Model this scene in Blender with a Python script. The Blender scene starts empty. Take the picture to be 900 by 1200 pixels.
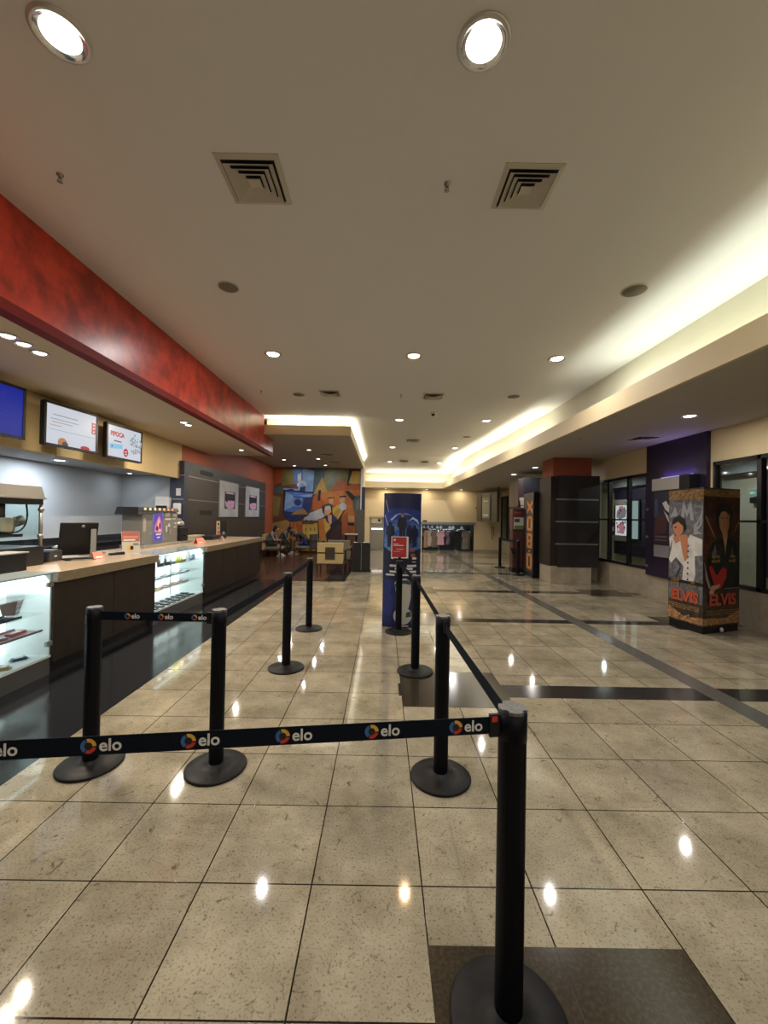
import bpy, bmesh, math, random
from mathutils import Vector, Matrix
random.seed(7)
C = bpy.context.scene.collection
PI = math.pi
V = Vector

# ------------------------------------------------------------------ materials
MATS = {}
def mat(name, col, rough=0.5, metal=0.0, spec=0.5, noise=None, bump=None, coat=0.0, alpha=None):
    """noise=(scale, colour2, low, high) mottles the base colour; bump=(scale, strength)"""
    if name in MATS: return MATS[name]
    m = bpy.data.materials.new(name); m.use_nodes = True
    nt = m.node_tree; b = nt.nodes['Principled BSDF']
    b.inputs['Base Color'].default_value = (*col, 1)
    b.inputs['Roughness'].default_value = rough
    b.inputs['Metallic'].default_value = metal
    b.inputs['Specular IOR Level'].default_value = spec
    b.inputs['Coat Weight'].default_value = coat
    tc = nt.nodes.new('ShaderNodeTexCoord')
    if noise:
        n = nt.nodes.new('ShaderNodeTexNoise'); n.inputs['Scale'].default_value = noise[0]
        n.inputs['Detail'].default_value = 6; n.inputs['Roughness'].default_value = 0.6
        r = nt.nodes.new('ShaderNodeValToRGB')
        r.color_ramp.elements[0].position = noise[2]; r.color_ramp.elements[1].position = noise[3]
        r.color_ramp.elements[0].color = (*col, 1); r.color_ramp.elements[1].color = (*noise[1], 1)
        nt.links.new(tc.outputs['Object'], n.inputs['Vector'])
        nt.links.new(n.outputs['Fac'], r.inputs['Fac']); nt.links.new(r.outputs['Color'], b.inputs['Base Color'])
    if bump:
        n = nt.nodes.new('ShaderNodeTexNoise'); n.inputs['Scale'].default_value = bump[0]; n.inputs['Detail'].default_value = 4
        bp = nt.nodes.new('ShaderNodeBump'); bp.inputs['Strength'].default_value = bump[1]; bp.inputs['Distance'].default_value = 0.01
        nt.links.new(tc.outputs['Object'], n.inputs['Vector'])
        nt.links.new(n.outputs['Fac'], bp.inputs['Height']); nt.links.new(bp.outputs['Normal'], b.inputs['Normal'])
    MATS[name] = m; return m

def emit(name, col, strength):
    if name in MATS: return MATS[name]
    m = bpy.data.materials.new(name); m.use_nodes = True
    nt = m.node_tree; b = nt.nodes['Principled BSDF']
    b.inputs['Base Color'].default_value = (0.006, 0.006, 0.006, 1); b.inputs['Specular IOR Level'].default_value = 0.25
    b.inputs['Emission Color'].default_value = (*col, 1); b.inputs['Emission Strength'].default_value = strength
    b.inputs['Roughness'].default_value = 0.3
    MATS[name] = m; return m

def glass(name, tint=(0.92, 0.97, 0.96), refl=0.08):
    m = bpy.data.materials.new(name); m.use_nodes = True
    nt = m.node_tree; nt.nodes.remove(nt.nodes['Principled BSDF'])
    t = nt.nodes.new('ShaderNodeBsdfTransparent'); t.inputs['Color'].default_value = (*tint, 1)
    g = nt.nodes.new('ShaderNodeBsdfGlossy'); g.inputs['Roughness'].default_value = 0.03
    f = nt.nodes.new('ShaderNodeLayerWeight'); f.inputs['Blend'].default_value = 0.5
    pw = nt.nodes.new('ShaderNodeMath'); pw.operation = 'POWER'; pw.inputs[1].default_value = 5.0
    ml = nt.nodes.new('ShaderNodeMath'); ml.operation = 'MULTIPLY_ADD'; ml.inputs[1].default_value = 0.8; ml.inputs[2].default_value = refl*.5
    ml.use_clamp = True
    mx = nt.nodes.new('ShaderNodeMixShader')
    nt.links.new(f.outputs['Facing'], pw.inputs[0]); nt.links.new(pw.outputs[0], ml.inputs[0]); nt.links.new(ml.outputs[0], mx.inputs[0])
    nt.links.new(t.outputs[0], mx.inputs[1]); nt.links.new(g.outputs[0], mx.inputs[2])
    nt.links.new(mx.outputs[0], nt.nodes['Material Output'].inputs['Surface'])
    MATS[name] = m; return m

def floor_mat():
    m = bpy.data.materials.new('polished_granite_tile'); m.use_nodes = True
    nt = m.node_tree; b = nt.nodes['Principled BSDF']
    tc = nt.nodes.new('ShaderNodeTexCoord')
    mp = nt.nodes.new('ShaderNodeMapping'); mp.inputs['Location'].default_value = (1.650 + 46, -1.2503 + 46, 0)
    br = nt.nodes.new('ShaderNodeTexBrick'); br.offset = 0; br.squash = 1
    br.inputs['Scale'].default_value = 1; br.inputs['Brick Width'].default_value = 0.46; br.inputs['Row Height'].default_value = 0.46
    br.inputs['Mortar Size'].default_value = 0.0034; br.inputs['Mortar Smooth'].default_value = 0.2; br.inputs['Bias'].default_value = 0
    br.inputs['Color1'].default_value = (0.86, 0.86, 0.85, 1); br.inputs['Color2'].default_value = (1.08, 1.07, 1.05, 1)
    br.inputs['Mortar'].default_value = (0.045, 0.040, 0.034, 1)
    nt.links.new(tc.outputs['Object'], mp.inputs['Vector']); nt.links.new(mp.outputs['Vector'], br.inputs['Vector'])
    n1 = nt.nodes.new('ShaderNodeTexNoise'); n1.inputs['Scale'].default_value = 2.6; n1.inputs['Detail'].default_value = 9; n1.inputs['Roughness'].default_value = 0.68
    r1 = nt.nodes.new('ShaderNodeValToRGB')
    r1.color_ramp.elements[0].position = .28; r1.color_ramp.elements[0].color = (0.205, 0.177, 0.119, 1)
    r1.color_ramp.elements[1].position = .62; r1.color_ramp.elements[1].color = (0.405, 0.362, 0.265, 1)
    n2 = nt.nodes.new('ShaderNodeTexNoise'); n2.inputs['Scale'].default_value = 105; n2.inputs['Detail'].default_value = 3
    r2 = nt.nodes.new('ShaderNodeValToRGB')
    r2.color_ramp.elements[0].position = .27; r2.color_ramp.elements[0].color = (0.45, 0.42, 0.37, 1)
    r2.color_ramp.elements[1].position = .46; r2.color_ramp.elements[1].color = (1.04, 1.04, 1.04, 1)
    n3 = nt.nodes.new('ShaderNodeTexNoise'); n3.inputs['Scale'].default_value = 19; n3.inputs['Detail'].default_value = 12; n3.inputs['Roughness'].default_value = 0.72; n3.inputs['Distortion'].default_value = 1.0
    r3 = nt.nodes.new('ShaderNodeValToRGB')
    r3.color_ramp.elements[0].position = .33; r3.color_ramp.elements[0].color = (0.35, 0.32, 0.28, 1)
    r3.color_ramp.elements[1].position = .42; r3.color_ramp.elements[1].color = (1, 1, 1, 1)
    cur = None
    for n, r in ((n1, r1), (n2, r2), (n3, r3)):
        nt.links.new(tc.outputs['Object'], n.inputs['Vector']); nt.links.new(n.outputs['Fac'], r.inputs['Fac'])
    def mul(a, bb):
        x = nt.nodes.new('ShaderNodeMix'); x.data_type = 'RGBA'; x.blend_type = 'MULTIPLY'; x.inputs['Factor'].default_value = 1
        nt.links.new(a, x.inputs['A']); nt.links.new(bb, x.inputs['B']); return x.outputs['Result']
    c = mul(r1.outputs['Color'], r2.outputs['Color']); c = mul(c, r3.outputs['Color']); c = mul(c, br.outputs['Color'])
    nt.links.new(c, b.inputs['Base Color'])
    b.inputs['Roughness'].default_value = 0.05
    b.inputs['Specular IOR Level'].default_value = 0.5
    bp = nt.nodes.new('ShaderNodeBump'); bp.inputs['Strength'].default_value = 0.25; bp.inputs['Distance'].default_value = 0.002; bp.invert = True
    nt.links.new(br.outputs['Fac'], bp.inputs['Height']); nt.links.new(bp.outputs['Normal'], b.inputs['Normal'])
    return m

# ------------------------------------------------------------------ mesh builder
class MB:
    def __init__(s): s.v = []; s.f = []; s.m = []; s.sm = []; s.M = Matrix()
    def add(s, vs, fs, m=0, smooth=False):
        o = len(s.v); s.v += [s.M @ V(p) for p in vs]
        for f in fs: s.f.append([o + i for i in f]); s.m.append(m); s.sm.append(smooth)
        return s
    def box(s, a, b, m=0):
        x0, x1 = sorted((a[0], b[0])); y0, y1 = sorted((a[1], b[1])); z0, z1 = sorted((a[2], b[2]))
        return s.add([(x0,y0,z0),(x1,y0,z0),(x1,y1,z0),(x0,y1,z0),(x0,y0,z1),(x1,y0,z1),(x1,y1,z1),(x0,y1,z1)],
                     [(0,3,2,1),(4,5,6,7),(0,1,5,4),(1,2,6,5),(2,3,7,6),(3,0,4,7)], m)
    def hexa(s, p, m=0):           # eight corners, bottom four then top four
        return s.add(p, [(0,3,2,1),(4,5,6,7),(0,1,5,4),(1,2,6,5),(2,3,7,6),(3,0,4,7)], m)
    def prism(s, poly, z0, z1, m=0):
        n = len(poly)
        vs = [(x, y, z0) for x, y in poly] + [(x, y, z1) for x, y in poly]
        return s.add(vs, [tuple(range(n))[::-1], tuple(range(n, 2*n))] + [(i, (i+1) % n, n+(i+1) % n, n+i) for i in range(n)], m)
    def lathe(s, prof, c=(0,0,0), seg=32, m=0, smooth=True):
        vs = []; fs = []
        for r, z in prof:
            for k in range(seg):
                a = 2*PI*k/seg; vs.append((c[0]+r*math.cos(a), c[1]+r*math.sin(a), c[2]+z))
        for i in range(len(prof)-1):
            for k in range(seg):
                k2 = (k+1) % seg
                fs.append((i*seg+k, i*seg+k2, (i+1)*seg+k2, (i+1)*seg+k))
        return s.add(vs, fs, m, smooth)
    def cyl(s, a, b, r, m=0, seg=16, r2=None, smooth=True):
        a, b = V(a), V(b); d = (b-a); q = d.normalized().to_track_quat('Z', 'Y').to_matrix()
        r2 = r if r2 is None else r2
        vs = []
        for p, rr in ((a, r), (b, r2)):
            for k in range(seg):
                t = 2*PI*k/seg; vs.append(p + q @ V((rr*math.cos(t), rr*math.sin(t), 0)))
        s.add(vs, [(k, (k+1) % seg, seg+(k+1) % seg, seg+k) for k in range(seg)], m, smooth)
        s.add(vs[:seg], [tuple(range(seg))[::-1]], m); s.add(vs[seg:], [tuple(range(seg))], m)
        return s
    def tube(s, pts, r, m=0, seg=8):
        for i in range(len(pts)-1):
            s.cyl(pts[i], pts[i+1], r, m, seg)
            if i: s.ball(pts[i], r, m, 8, 5)
        return s
    def ball(s, c, r, m=0, seg=16, rings=10, sc=(1,1,1)):
        vs = []; fs = []
        for i in range(rings+1):
            t = PI*i/rings
            for k in range(seg):
                a = 2*PI*k/seg
                vs.append((c[0]+r*sc[0]*math.sin(t)*math.cos(a), c[1]+r*sc[1]*math.sin(t)*math.sin(a), c[2]+r*sc[2]*math.cos(t)))
        for i in range(rings):
            for k in range(seg):
                fs.append((i*seg+k, (i+1)*seg+k, (i+1)*seg+(k+1) % seg, i*seg+(k+1) % seg))
        return s.add(vs, fs, m, True)
    def poly(s, pts, m=0): return s.add(pts, [tuple(range(len(pts)))], m)
    def text(s, string, size, M, m=0, ext=0.0008, align='CENTER', squash=1.0, bold=0.0):
        cu = bpy.data.curves.new('t', 'FONT'); cu.body = string; cu.size = size; cu.extrude = ext; cu.align_x = align; cu.align_y = 'CENTER'
        cu.resolution_u = 3; cu.offset = bold
        ob = bpy.data.objects.new('t', cu); C.objects.link(ob)
        dg = bpy.context.evaluated_depsgraph_get(); me = ob.evaluated_get(dg).to_mesh()
        vs = [M @ V((v.co.x*squash, v.co.y, v.co.z)) for v in me.vertices]; fs = [tuple(p.vertices) for p in me.polygons]
        ob.evaluated_get(dg).to_mesh_clear()
        bpy.data.objects.remove(ob); bpy.data.curves.remove(cu)
        return s.add(vs, fs, m)
    def build(s, name, mats, parent=None, world=False, bevel=0.0, seg=2):
        if not isinstance(mats, (list, tuple)): mats = [mats]
        off = V((0,0,0))
        if world and parent:
            p = parent
            while p: off = off + p.location; p = p.parent
        me = bpy.data.meshes.new(name); me.from_pydata([v-off for v in s.v], [], s.f); me.update()
        for mm in mats: me.materials.append(mm)
        me.polygons.foreach_set('material_index', s.m); me.polygons.foreach_set('use_smooth', s.sm)
        bm = bmesh.new(); bm.from_mesh(me); bmesh.ops.remove_doubles(bm, verts=bm.verts, dist=1e-6)
        bmesh.ops.recalc_face_normals(bm, faces=bm.faces); bm.to_mesh(me); bm.free()
        o = bpy.data.objects.new(name, me); C.objects.link(o)
        if parent: o.parent = parent
        if bevel:
            md = o.modifiers.new('bevel', 'BEVEL'); md.width = bevel; md.segments = seg; md.limit_method = 'ANGLE'; md.angle_limit = math.radians(50)
            md.harden_normals = False
        return o

def tag(o, label, cat, group=None, kind=None):
    o['label'] = label; o['category'] = cat
    if group: o['group'] = group
    if kind: o['kind'] = kind
    return o
def thing(name, label, cat, loc=(0,0,0), rotz=0, group=None):
    o = bpy.data.objects.new(name, None); C.objects.link(o); o.empty_display_size = 0.05
    o.location = loc; o.rotation_euler = (0,0,rotz)
    return tag(o, label, cat, group)
def struct(name, mb, mats, parent=None):
    o = mb.build(name, mats, parent)
    if not parent: o['kind'] = 'structure'
    return o
def dup(root, loc, rotz=None, label=None, group=None):
    r = root.copy(); C.objects.link(r); r.location = loc
    if rotz is not None: r.rotation_euler = (0,0,rotz)
    if label: r['label'] = label
    if group: r['group'] = group
    for ch in list(root.children):
        c = ch.copy(); C.objects.link(c); c.parent = r
        for g in list(ch.children):
            d = g.copy(); C.objects.link(d); d.parent = c
    return r
def area(name, loc, rot, sx, sy, power, col, shape='RECTANGLE', spread=None, parent=None):
    l = bpy.data.lights.new(name, 'AREA'); l.shape = shape; l.size = sx
    if shape in ('RECTANGLE', 'ELLIPSE'): l.size_y = sy
    l.energy = power; l.color = col
    if spread: l.spread = spread
    o = bpy.data.objects.new(name, l); C.objects.link(o); o.location = loc; o.rotation_euler = rot
    if parent: o.parent = parent
    return o
def art(mb, O, U, Vv, N, shapes, d=0.0012):
    """flat printed shapes in the plane O + u*U + v*Vv; each later layer lies d further out along N"""
    O, U, Vv, N = V(O), V(U), V(Vv), V(N).normalized()
    for i, (m, pts) in enumerate(shapes):
        mb.poly([O + U*x + Vv*y + N*(d*(i+1)) for x, y in pts], m)
def ell(cx, cy, rx, ry, n=18, a0=0, a1=2*PI):
    full = abs(a1-a0-2*PI) < 1e-6
    return [(cx+rx*math.cos(a0+(a1-a0)*k/(n if full else n-1)), cy+ry*math.sin(a0+(a1-a0)*k/(n if full else n-1))) for k in range(n)]
def rect(x0, y0, x1, y1): return [(x0,y0),(x1,y0),(x1,y1),(x0,y1)]
def arc(cx, cy, r0, r1, a0, a1, n=10):
    a0, a1 = math.radians(a0), math.radians(a1)
    p = [(cx+r1*math.cos(a0+(a1-a0)*k/n), cy+r1*math.sin(a0+(a1-a0)*k/n)) for k in range(n+1)]
    return p + [(cx+r0*math.cos(a1-(a1-a0)*k/n), cy+r0*math.sin(a1-(a1-a0)*k/n)) for k in range(n+1)]

# palette
ceiling_m = mat('ceiling_paint', (0.78, 0.775, 0.785), 0.75)
cream = mat('cream_paint', (0.66, 0.54, 0.33), 0.6, bump=(60, .05))
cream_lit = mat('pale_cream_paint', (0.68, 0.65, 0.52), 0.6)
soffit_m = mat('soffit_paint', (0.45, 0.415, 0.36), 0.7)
soffit_warm = mat('soffit_warm_paint', (0.64, 0.545, 0.42), 0.7)
red_m = mat('red_stucco', (0.56, 0.050, 0.022), 0.32, noise=(5.0, (0.26, 0.020, 0.013), .38, .62))
red_dark = mat('dark_red_trim', (0.17, 0.012, 0.010), 0.6, spec=0.2)
brick_red = mat('brick_red_paint', (0.32, 0.075, 0.03), 0.6)
grey_wall = mat('grey_kitchen_wall', (0.42, 0.44, 0.46), 0.55, bump=(40, .05))
stone = mat('beige_stone', (0.42, 0.36, 0.27), 0.4, noise=(6, (0.33, 0.28, 0.21), .35, .65))
black_granite = mat('black_granite', (0.010, 0.011, 0.013), 0.12, noise=(160, (0.03, 0.03, 0.034), .5, .7))
brown_granite = mat('brown_granite', (0.030, 0.023, 0.014), 0.14, noise=(70, (0.060, 0.047, 0.030), .45, .7))
band_m = mat('dark_band_granite', (0.028, 0.025, 0.022), 0.14, noise=(120, (0.05, 0.045, 0.04), .5, .7))
stripe_m = mat('grey_stripe_granite', (0.10, 0.095, 0.085), 0.2, noise=(120, (0.15, 0.14, 0.125), .45, .7))
lounge_floor = mat('brown_floor', (0.085, 0.036, 0.020), 0.22, noise=(3, (0.06, 0.026, 0.016), .35, .65))
wood_dark = mat('dark_laminate', (0.019, 0.0135, 0.0105), 0.45, spec=0.3, noise=(8, (0.026, 0.0185, 0.014), .4, .6))
slate_panel = mat('dark_panel_laminate', (0.040, 0.035, 0.031), 0.4, noise=(9, (0.052, 0.045, 0.038), .4, .6))
navy_panel = mat('navy_panel', (0.030, 0.032, 0.060), 0.35)
counter_top = mat('beige_counter_stone', (0.47, 0.36, 0.25), 0.25, noise=(30, (0.38, 0.29, 0.20), .4, .6))
black_metal = mat('black_powder_coat', (0.003, 0.0035, 0.006), 0.5, spec=0.14)
black_plastic = mat('black_plastic', (0.009, 0.009, 0.011), 0.45, spec=0.3)
grey_plastic = mat('grey_plastic', (0.20, 0.20, 0.20), 0.5)
white_plastic = mat('white_plastic', (0.70, 0.71, 0.72), 0.4)
steel = mat('brushed_steel', (0.55, 0.53, 0.50), 0.32, metal=0.9)
dull_steel = mat('dull_steel', (0.30, 0.29, 0.27), 0.42, metal=0.7)
chrome = mat('chrome_trim', (0.70, 0.70, 0.70), 0.18, metal=1.0)
belt_m = mat('navy_belt_webbing', (0.006, 0.009, 0.017), 0.75, spec=0.1)
white_ink = mat('white_ink', (0.75, 0.75, 0.75), 0.5)
blue_ink = mat('blue_ink', (0.03, 0.14, 0.42), 0.5)
yellow_ink = mat('yellow_ink', (0.75, 0.42, 0.06), 0.5)
red_ink = mat('red_ink', (0.55, 0.04, 0.03), 0.5)
black_ink = mat('black_ink', (0.008, 0.008, 0.01), 0.5)
white_paint = mat('white_paint', (0.75, 0.74, 0.71), 0.5)
lamp_m = emit('lamp_white', (1.0, 0.95, 0.88), 7)
lamp_warm = emit('lamp_warm', (1.0, 0.70, 0.38), 5)
lamp_cool = emit('lamp_cool', (0.85, 0.93, 1.0), 8)
clear = glass('clear_glass')
window_glass = glass('window_glass', (0.80, 0.84, 0.82), 0.09)
# ------------------------------------------------------------------ camera
cam_d = bpy.data.cameras.new('camera'); cam = bpy.data.objects.new('camera', cam_d); C.objects.link(cam)
bpy.context.scene.camera = cam
F_PX, ROLL, PITCH, YAW, CAM_H = 475.627, 0.0178370639, 0.0109654781, 0.00227456673, 1.5402
cam_d.sensor_fit = 'HORIZONTAL'; cam_d.sensor_width = 36; cam_d.lens = 36*F_PX/900; cam_d.clip_start = 0.02
cy_, sy_ = math.cos(YAW), math.sin(YAW); cp_, sp_ = math.cos(PITCH), math.sin(PITCH); cr_, sr_ = math.cos(ROLL), math.sin(ROLL)
def cam2world(a, b):                 # image-plane direction (a right, b down)
    u = cr_*a + sr_*b; v = -sr_*a + cr_*b
    return V((u, 1.0, -v))
def dirw(x, y2, z2):
    y = cp_*y2 - sp_*z2; z = sp_*y2 + cp_*z2
    return V((cy_*x + sy_*y, -sy_*x + cy_*y, z))
right = dirw(cr_, 0, sr_); down = dirw(sr_, 0, -cr_); fwd = dirw(0, 1, 0)
R = Matrix((right, -down, -fwd)).transposed()
cam.matrix_world = Matrix.Translation((0, 0, CAM_H)) @ R.to_4x4()

# ------------------------------------------------------------------ the setting
Y0 = -4.0; XW = 5.43; YB = 18.6
fl = MB().box((-6.2, Y0-.2, -.12), (8.0, 20.5, 0)); struct('floor', fl, floor_mat())
def inlay(name, x0, y0, x1, y1, m, h=0.0012):
    return struct(name, MB().box((x0, y0, 0.0), (x1, y1, h)), m)
inlay('trim_1', -4.3, Y0, -2.105, 9.62, black_granite)
inlay('trim_2', -4.5, 9.62, -1.37, 16.6, lounge_floor)
b = MB(); b.box((-1.37, 9.62, 0), (-.86, 16.6, .0012)); b.box((-4.0, 9.50, 0), (-.86, 9.62, .0014)); struct('trim_3', b, black_granite)
# long grey stripe under the right-hand fascia
b = MB(); b.hexa([(2.95,1.0,0),(3.16,1.0,0),(2.80,YB,0),(2.60,YB,0),(2.95,1.0,.0016),(3.16,1.0,.0016),(2.80,YB,.0016),(2.60,YB,.0016)])
b.box((2.95,Y0,0),(3.16,1.0,.0016)); struct('trim_4', b, stripe_m)
bands = [(1.25, .26), (3.64, .26), (6.13, .21), (8.57, .26), (11.3, .22), (13.75, .22), (16.0, .22)]
b = MB()
for yc, w in bands[1:]: b.box((.165, yc-w/2, 0), (XW, yc+w/2, .0008))
struct('trim_5', b, band_m)
b = MB()
for yc, w in bands: 
    h = .46 if yc < 10 else .4
    b.box((.188, yc-(.69 if yc < 2 else .33), 0), (1.108, yc+(.226 if yc < 2 else .42), .0012))
for yc in (6.13, 8.57): b.box((4.27, yc-.33, 0), (5.15, yc+.42, .0012))
struct('trim_6', b, brown_granite)
b = MB().box((.646, .56, .0012), (.6495, 1.476, .0016)); struct('trim_7', b, black_ink)

# ceiling: flat to 15.8 m, then falling a little to the end
ce = MB(); ce.box((-3.0, Y0, 3.9), (3.75, 15.8, 4.0))
ce.hexa([(-3.0,15.8,3.9),(3.75,15.8,3.9),(3.75,18.7,3.42),(-3.0,18.7,3.42),(-3.0,15.8,4.0),(3.75,15.8,4.0),(3.75,18.7,3.52),(-3.0,18.7,3.52)])
struct('ceiling', ce, ceiling_m)

# right soffit, its fascia and the cove wall behind
P = [(3.24, Y0, 3.06), (3.24, 9.0, 3.06), (2.62, 17.9, 2.82), (-.86, 17.9, 2.82)]
so = MB()
so.hexa([(3.29,Y0,3.06),(XW+.1,Y0,3.06),(XW+.1,9,3.06),(3.29,9,3.06),(3.29,Y0,3.12),(XW+.1,Y0,3.12),(XW+.1,9,3.12),(3.29,9,3.12)])
so.hexa([(3.29,9,3.06),(XW+.1,9,3.06),(XW+.1,17.95,2.82),(2.67,17.95,2.82),(3.29,9,3.12),(XW+.1,9,3.12),(XW+.1,17.95,2.88),(2.67,17.95,2.88)])
so.hexa([(-.86,17.95,2.82),(XW+.1,17.95,2.82),(XW+.1,18.7,2.79),(-.86,18.7,2.79),(-.86,17.95,2.88),(XW+.1,17.95,2.88),(XW+.1,18.7,2.86),(-.86,18.7,2.86)])
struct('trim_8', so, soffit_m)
fa = MB(); LIP = .27
def strip(mb, a, b_, off_a, off_b, z0, z1):
    mb.hexa([(a[0],a[1],a[2]+z0),(b_[0],b_[1],b_[2]+z0),(b_[0]+off_b[0],b_[1]+off_b[1],b_[2]+z0),(a[0]+off_a[0],a[1]+off_a[1],a[2]+z0),
             (a[0],a[1],a[2]+z1),(b_[0],b_[1],b_[2]+z1),(b_[0]+off_b[0],b_[1]+off_b[1],b_[2]+z1),(a[0]+off_a[0],a[1]+off_a[1],a[2]+z1)])
strip(fa, P[0], P[1], (.05,0), (.05,0), 0, LIP)
strip(fa, P[1], P[2], (.05,0), (.05,.05), 0, LIP)
strip(fa, P[2], P[3], (.05,.05), (0,.05), 0, LIP)
struct('trim_9', fa, cream)
cw = MB()
Q = [(3.62, Y0), (3.62, 9.0), (3.18, 15.8), (3.02, 18.25), (-.86, 18.25)]
def cove_wall(mb, a, b_, oa, ob, za, zb, ta, tb):
    mb.hexa([(*a,za),(*b_,zb),(b_[0]+ob[0],b_[1]+ob[1],zb),(a[0]+oa[0],a[1]+oa[1],za),(*a,ta),(*b_,tb),(b_[0]+ob[0],b_[1]+ob[1],tb),(a[0]+oa[0],a[1]+oa[1],ta)])
cove_wall(cw, Q[0], Q[1], (.08,0), (.08,0), 3.09, 3.09, 3.95, 3.95)
cove_wall(cw, Q[1], Q[2], (.08,0), (.08,0), 3.09, 2.91, 3.95, 3.95)
cove_wall(cw, Q[2], Q[3], (.08,0), (.08,.08), 2.91, 2.84, 3.95, 3.55)
cove_wall(cw, Q[3], Q[4], (.08,.08), (0,.08), 2.84, 2.84, 3.55, 3.55)
struct('trim_10', cw, cream_lit)

# lounge ceiling box with its own cove
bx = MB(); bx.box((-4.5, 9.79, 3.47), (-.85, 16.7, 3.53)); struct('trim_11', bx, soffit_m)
bx = MB(); bx.box((-2.9, 9.75, 3.47), (-.81, 9.79, 3.70)); bx.box((-.85, 9.79, 3.47), (-.81, 18.3, 3.70)); struct('trim_12', bx, cream)
bx = MB(); bx.box((-2.9, 9.98, 3.53), (-1.04, 10.04, 3.9)); bx.box((-1.10, 10.04, 3.53), (-1.04, 18.0, 3.9)); struct('trim_13', bx, cream_lit)

# red beam over the counter, and the soffit under it
rb = MB(); rb.box((-3.02, Y0, 3.14), (-2.9, 9.75, 3.9)); rb.box((-3.02, 9.75, 3.14), (-2.9, 10.56, 3.47)); struct('trim_14', rb, red_m)
rb = MB(); rb.box((-3.02, Y0, 3.055), (-2.895, 10.565, 3.14)); struct('trim_15', rb, red_dark)
ls = MB(); ls.box((-4.62, Y0, 3.06), (-3.02, 10.56, 3.14)); struct('trim_16', ls, soffit_warm)
ls = MB(); ls.box((-4.5, 10.50, 3.14), (-3.02, 10.56, 3.47)); struct('trim_17', ls, brick_red)

# left side: screen bulkhead, kitchen recess, lounge walls
bk = MB(); bk.box((-4.62, Y0, 2.30), (-4.5, 9.03, 3.06)); struct('wall_bulkhead', bk, mat('yellow_cream_paint', (0.50, 0.38, 0.19), 0.6))
kc = MB(); kc.box((-5.9, Y0, 2.36), (-4.62, 9.13, 2.44)); struct('trim_18', kc, mat('kitchen_ceiling', (0.40, 0.41, 0.42), 0.6))
wl = MB(); wl.box((-5.95, Y0, 0), (-5.8, 9.13, 2.44)); struct('wall_left', wl, grey_wall)
wl = MB(); wl.box((-5.8, 9.03, 0), (-4.5, 9.13, 2.44)); struct('wall_kitchen_end', wl, grey_wall)
wl = MB(); wl.box((-4.62, 9.13, 0), (-4.5, 16.72, 3.5)); wl.box((-4.62, 9.03, 2.36), (-4.5, 9.13, 3.06)); struct('wall_lounge', wl, brick_red)
wl = MB(); wl.box((-4.5, 16.60, 0), (-.81, 16.72, 3.5)); struct('wall_mural', wl, brick_red)
wl = MB(); wl.box((-.95, 16.72, 0), (-.81, 18.7, 3.5)); struct('wall_partition', wl, cream)
wl = MB(); wl.box((-.93, 16.50, 1.75), (-.81, 16.60, 3.47)); struct('trim_19', wl, white_paint)

# back wall with the shop opening
wb = MB(); wb.box((-.86, YB, 0), (-.60, YB+.12, 3.5)); wb.box((-.60, YB, 1.47), (1.80, YB+.12, 3.5)); wb.box((.60, YB, 0), (1.80, YB+.12, 1.47))
wb.box((1.80, YB, 1.30), (4.20, YB+.12, 3.5)); wb.box((4.20, YB, 0), (XW+.1, YB+.12, 3.5)); struct('wall_back', wb, cream)
sh = MB(); sh.box((1.70, 20.2, 0), (4.30, 20.3, 1.4)); sh.box((1.70, YB+.12, 0), (1.80, 20.2, 1.4)); sh.box((4.20, YB+.12, 0), (4.30, 20.2, 1.4)); sh.box((1.7, YB+.12, 1.30), (4.3, 20.3, 1.4))
struct('wall_shop', sh, mat('dark_shop_wall', (0.035, 0.042, 0.040), 0.5))
tr = MB(); tr.box((1.74, YB-.05, 1.22), (4.24, YB, 1.33)); struct('trim_20', tr, dull_steel)
bb = MB(); bb.box((4.20, YB-.02, 0), (XW, YB, .09)); bb.box((.60, YB-.02, 0), (1.80, YB, .09)); struct('baseboard_back', bb, stone)

# right wall: stone plinth, window openings, cream above
wr = MB(); wr.box((XW, Y0, 2.53), (XW+.12, 18.72, 3.2))
for a, c in ((Y0, .9), (6.64, 8.28), (10.3, 13.2), (18.62, 18.72)): wr.box((XW, a, .55), (XW+.12, c, 2.53))
struct('wall_right', wr, cream)
wr = MB(); wr.box((XW-.01, Y0, 0), (XW+.12, 18.6, .55)); struct('baseboard_right', wr, stone)
frame_m = mat('black_window_frame', (0.012, 0.012, 0.014), 0.35)
def window(n, y0, y1, mull):
    root = bpy.data.objects.new('window_%d' % n, None); C.objects.link(root); root.location = (XW, (y0+y1)/2, .55); root['kind'] = 'structure'
    fr = MB()
    for z in (.55, 1.545, 2.47): fr.box((XW-.03, y0, z), (XW+.05, y1, z+(.035 if 1 < z < 2 else .06)))
    for y in [y0, y1-.05]: fr.box((XW-.03, y, .55), (XW+.05, y+.05, 2.53))
    for y in mull: fr.box((XW-.03, y-.035, .55), (XW+.05, y+.035, 2.53))
    fr.build('window_frame', frame_m, root, True)
    MB().box((XW+.005, y0+.02, .57), (XW+.013, y1-.02, 2.51)).build('window_pane', window_glass, root, True)
window(1, .9, 6.64, (2.4, 3.9, 5.82))
window(2, 8.28, 10.3, (8.95, 9.72))
window(3, 13.2, 18.62, (14.6, 16.0, 17.75))
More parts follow.
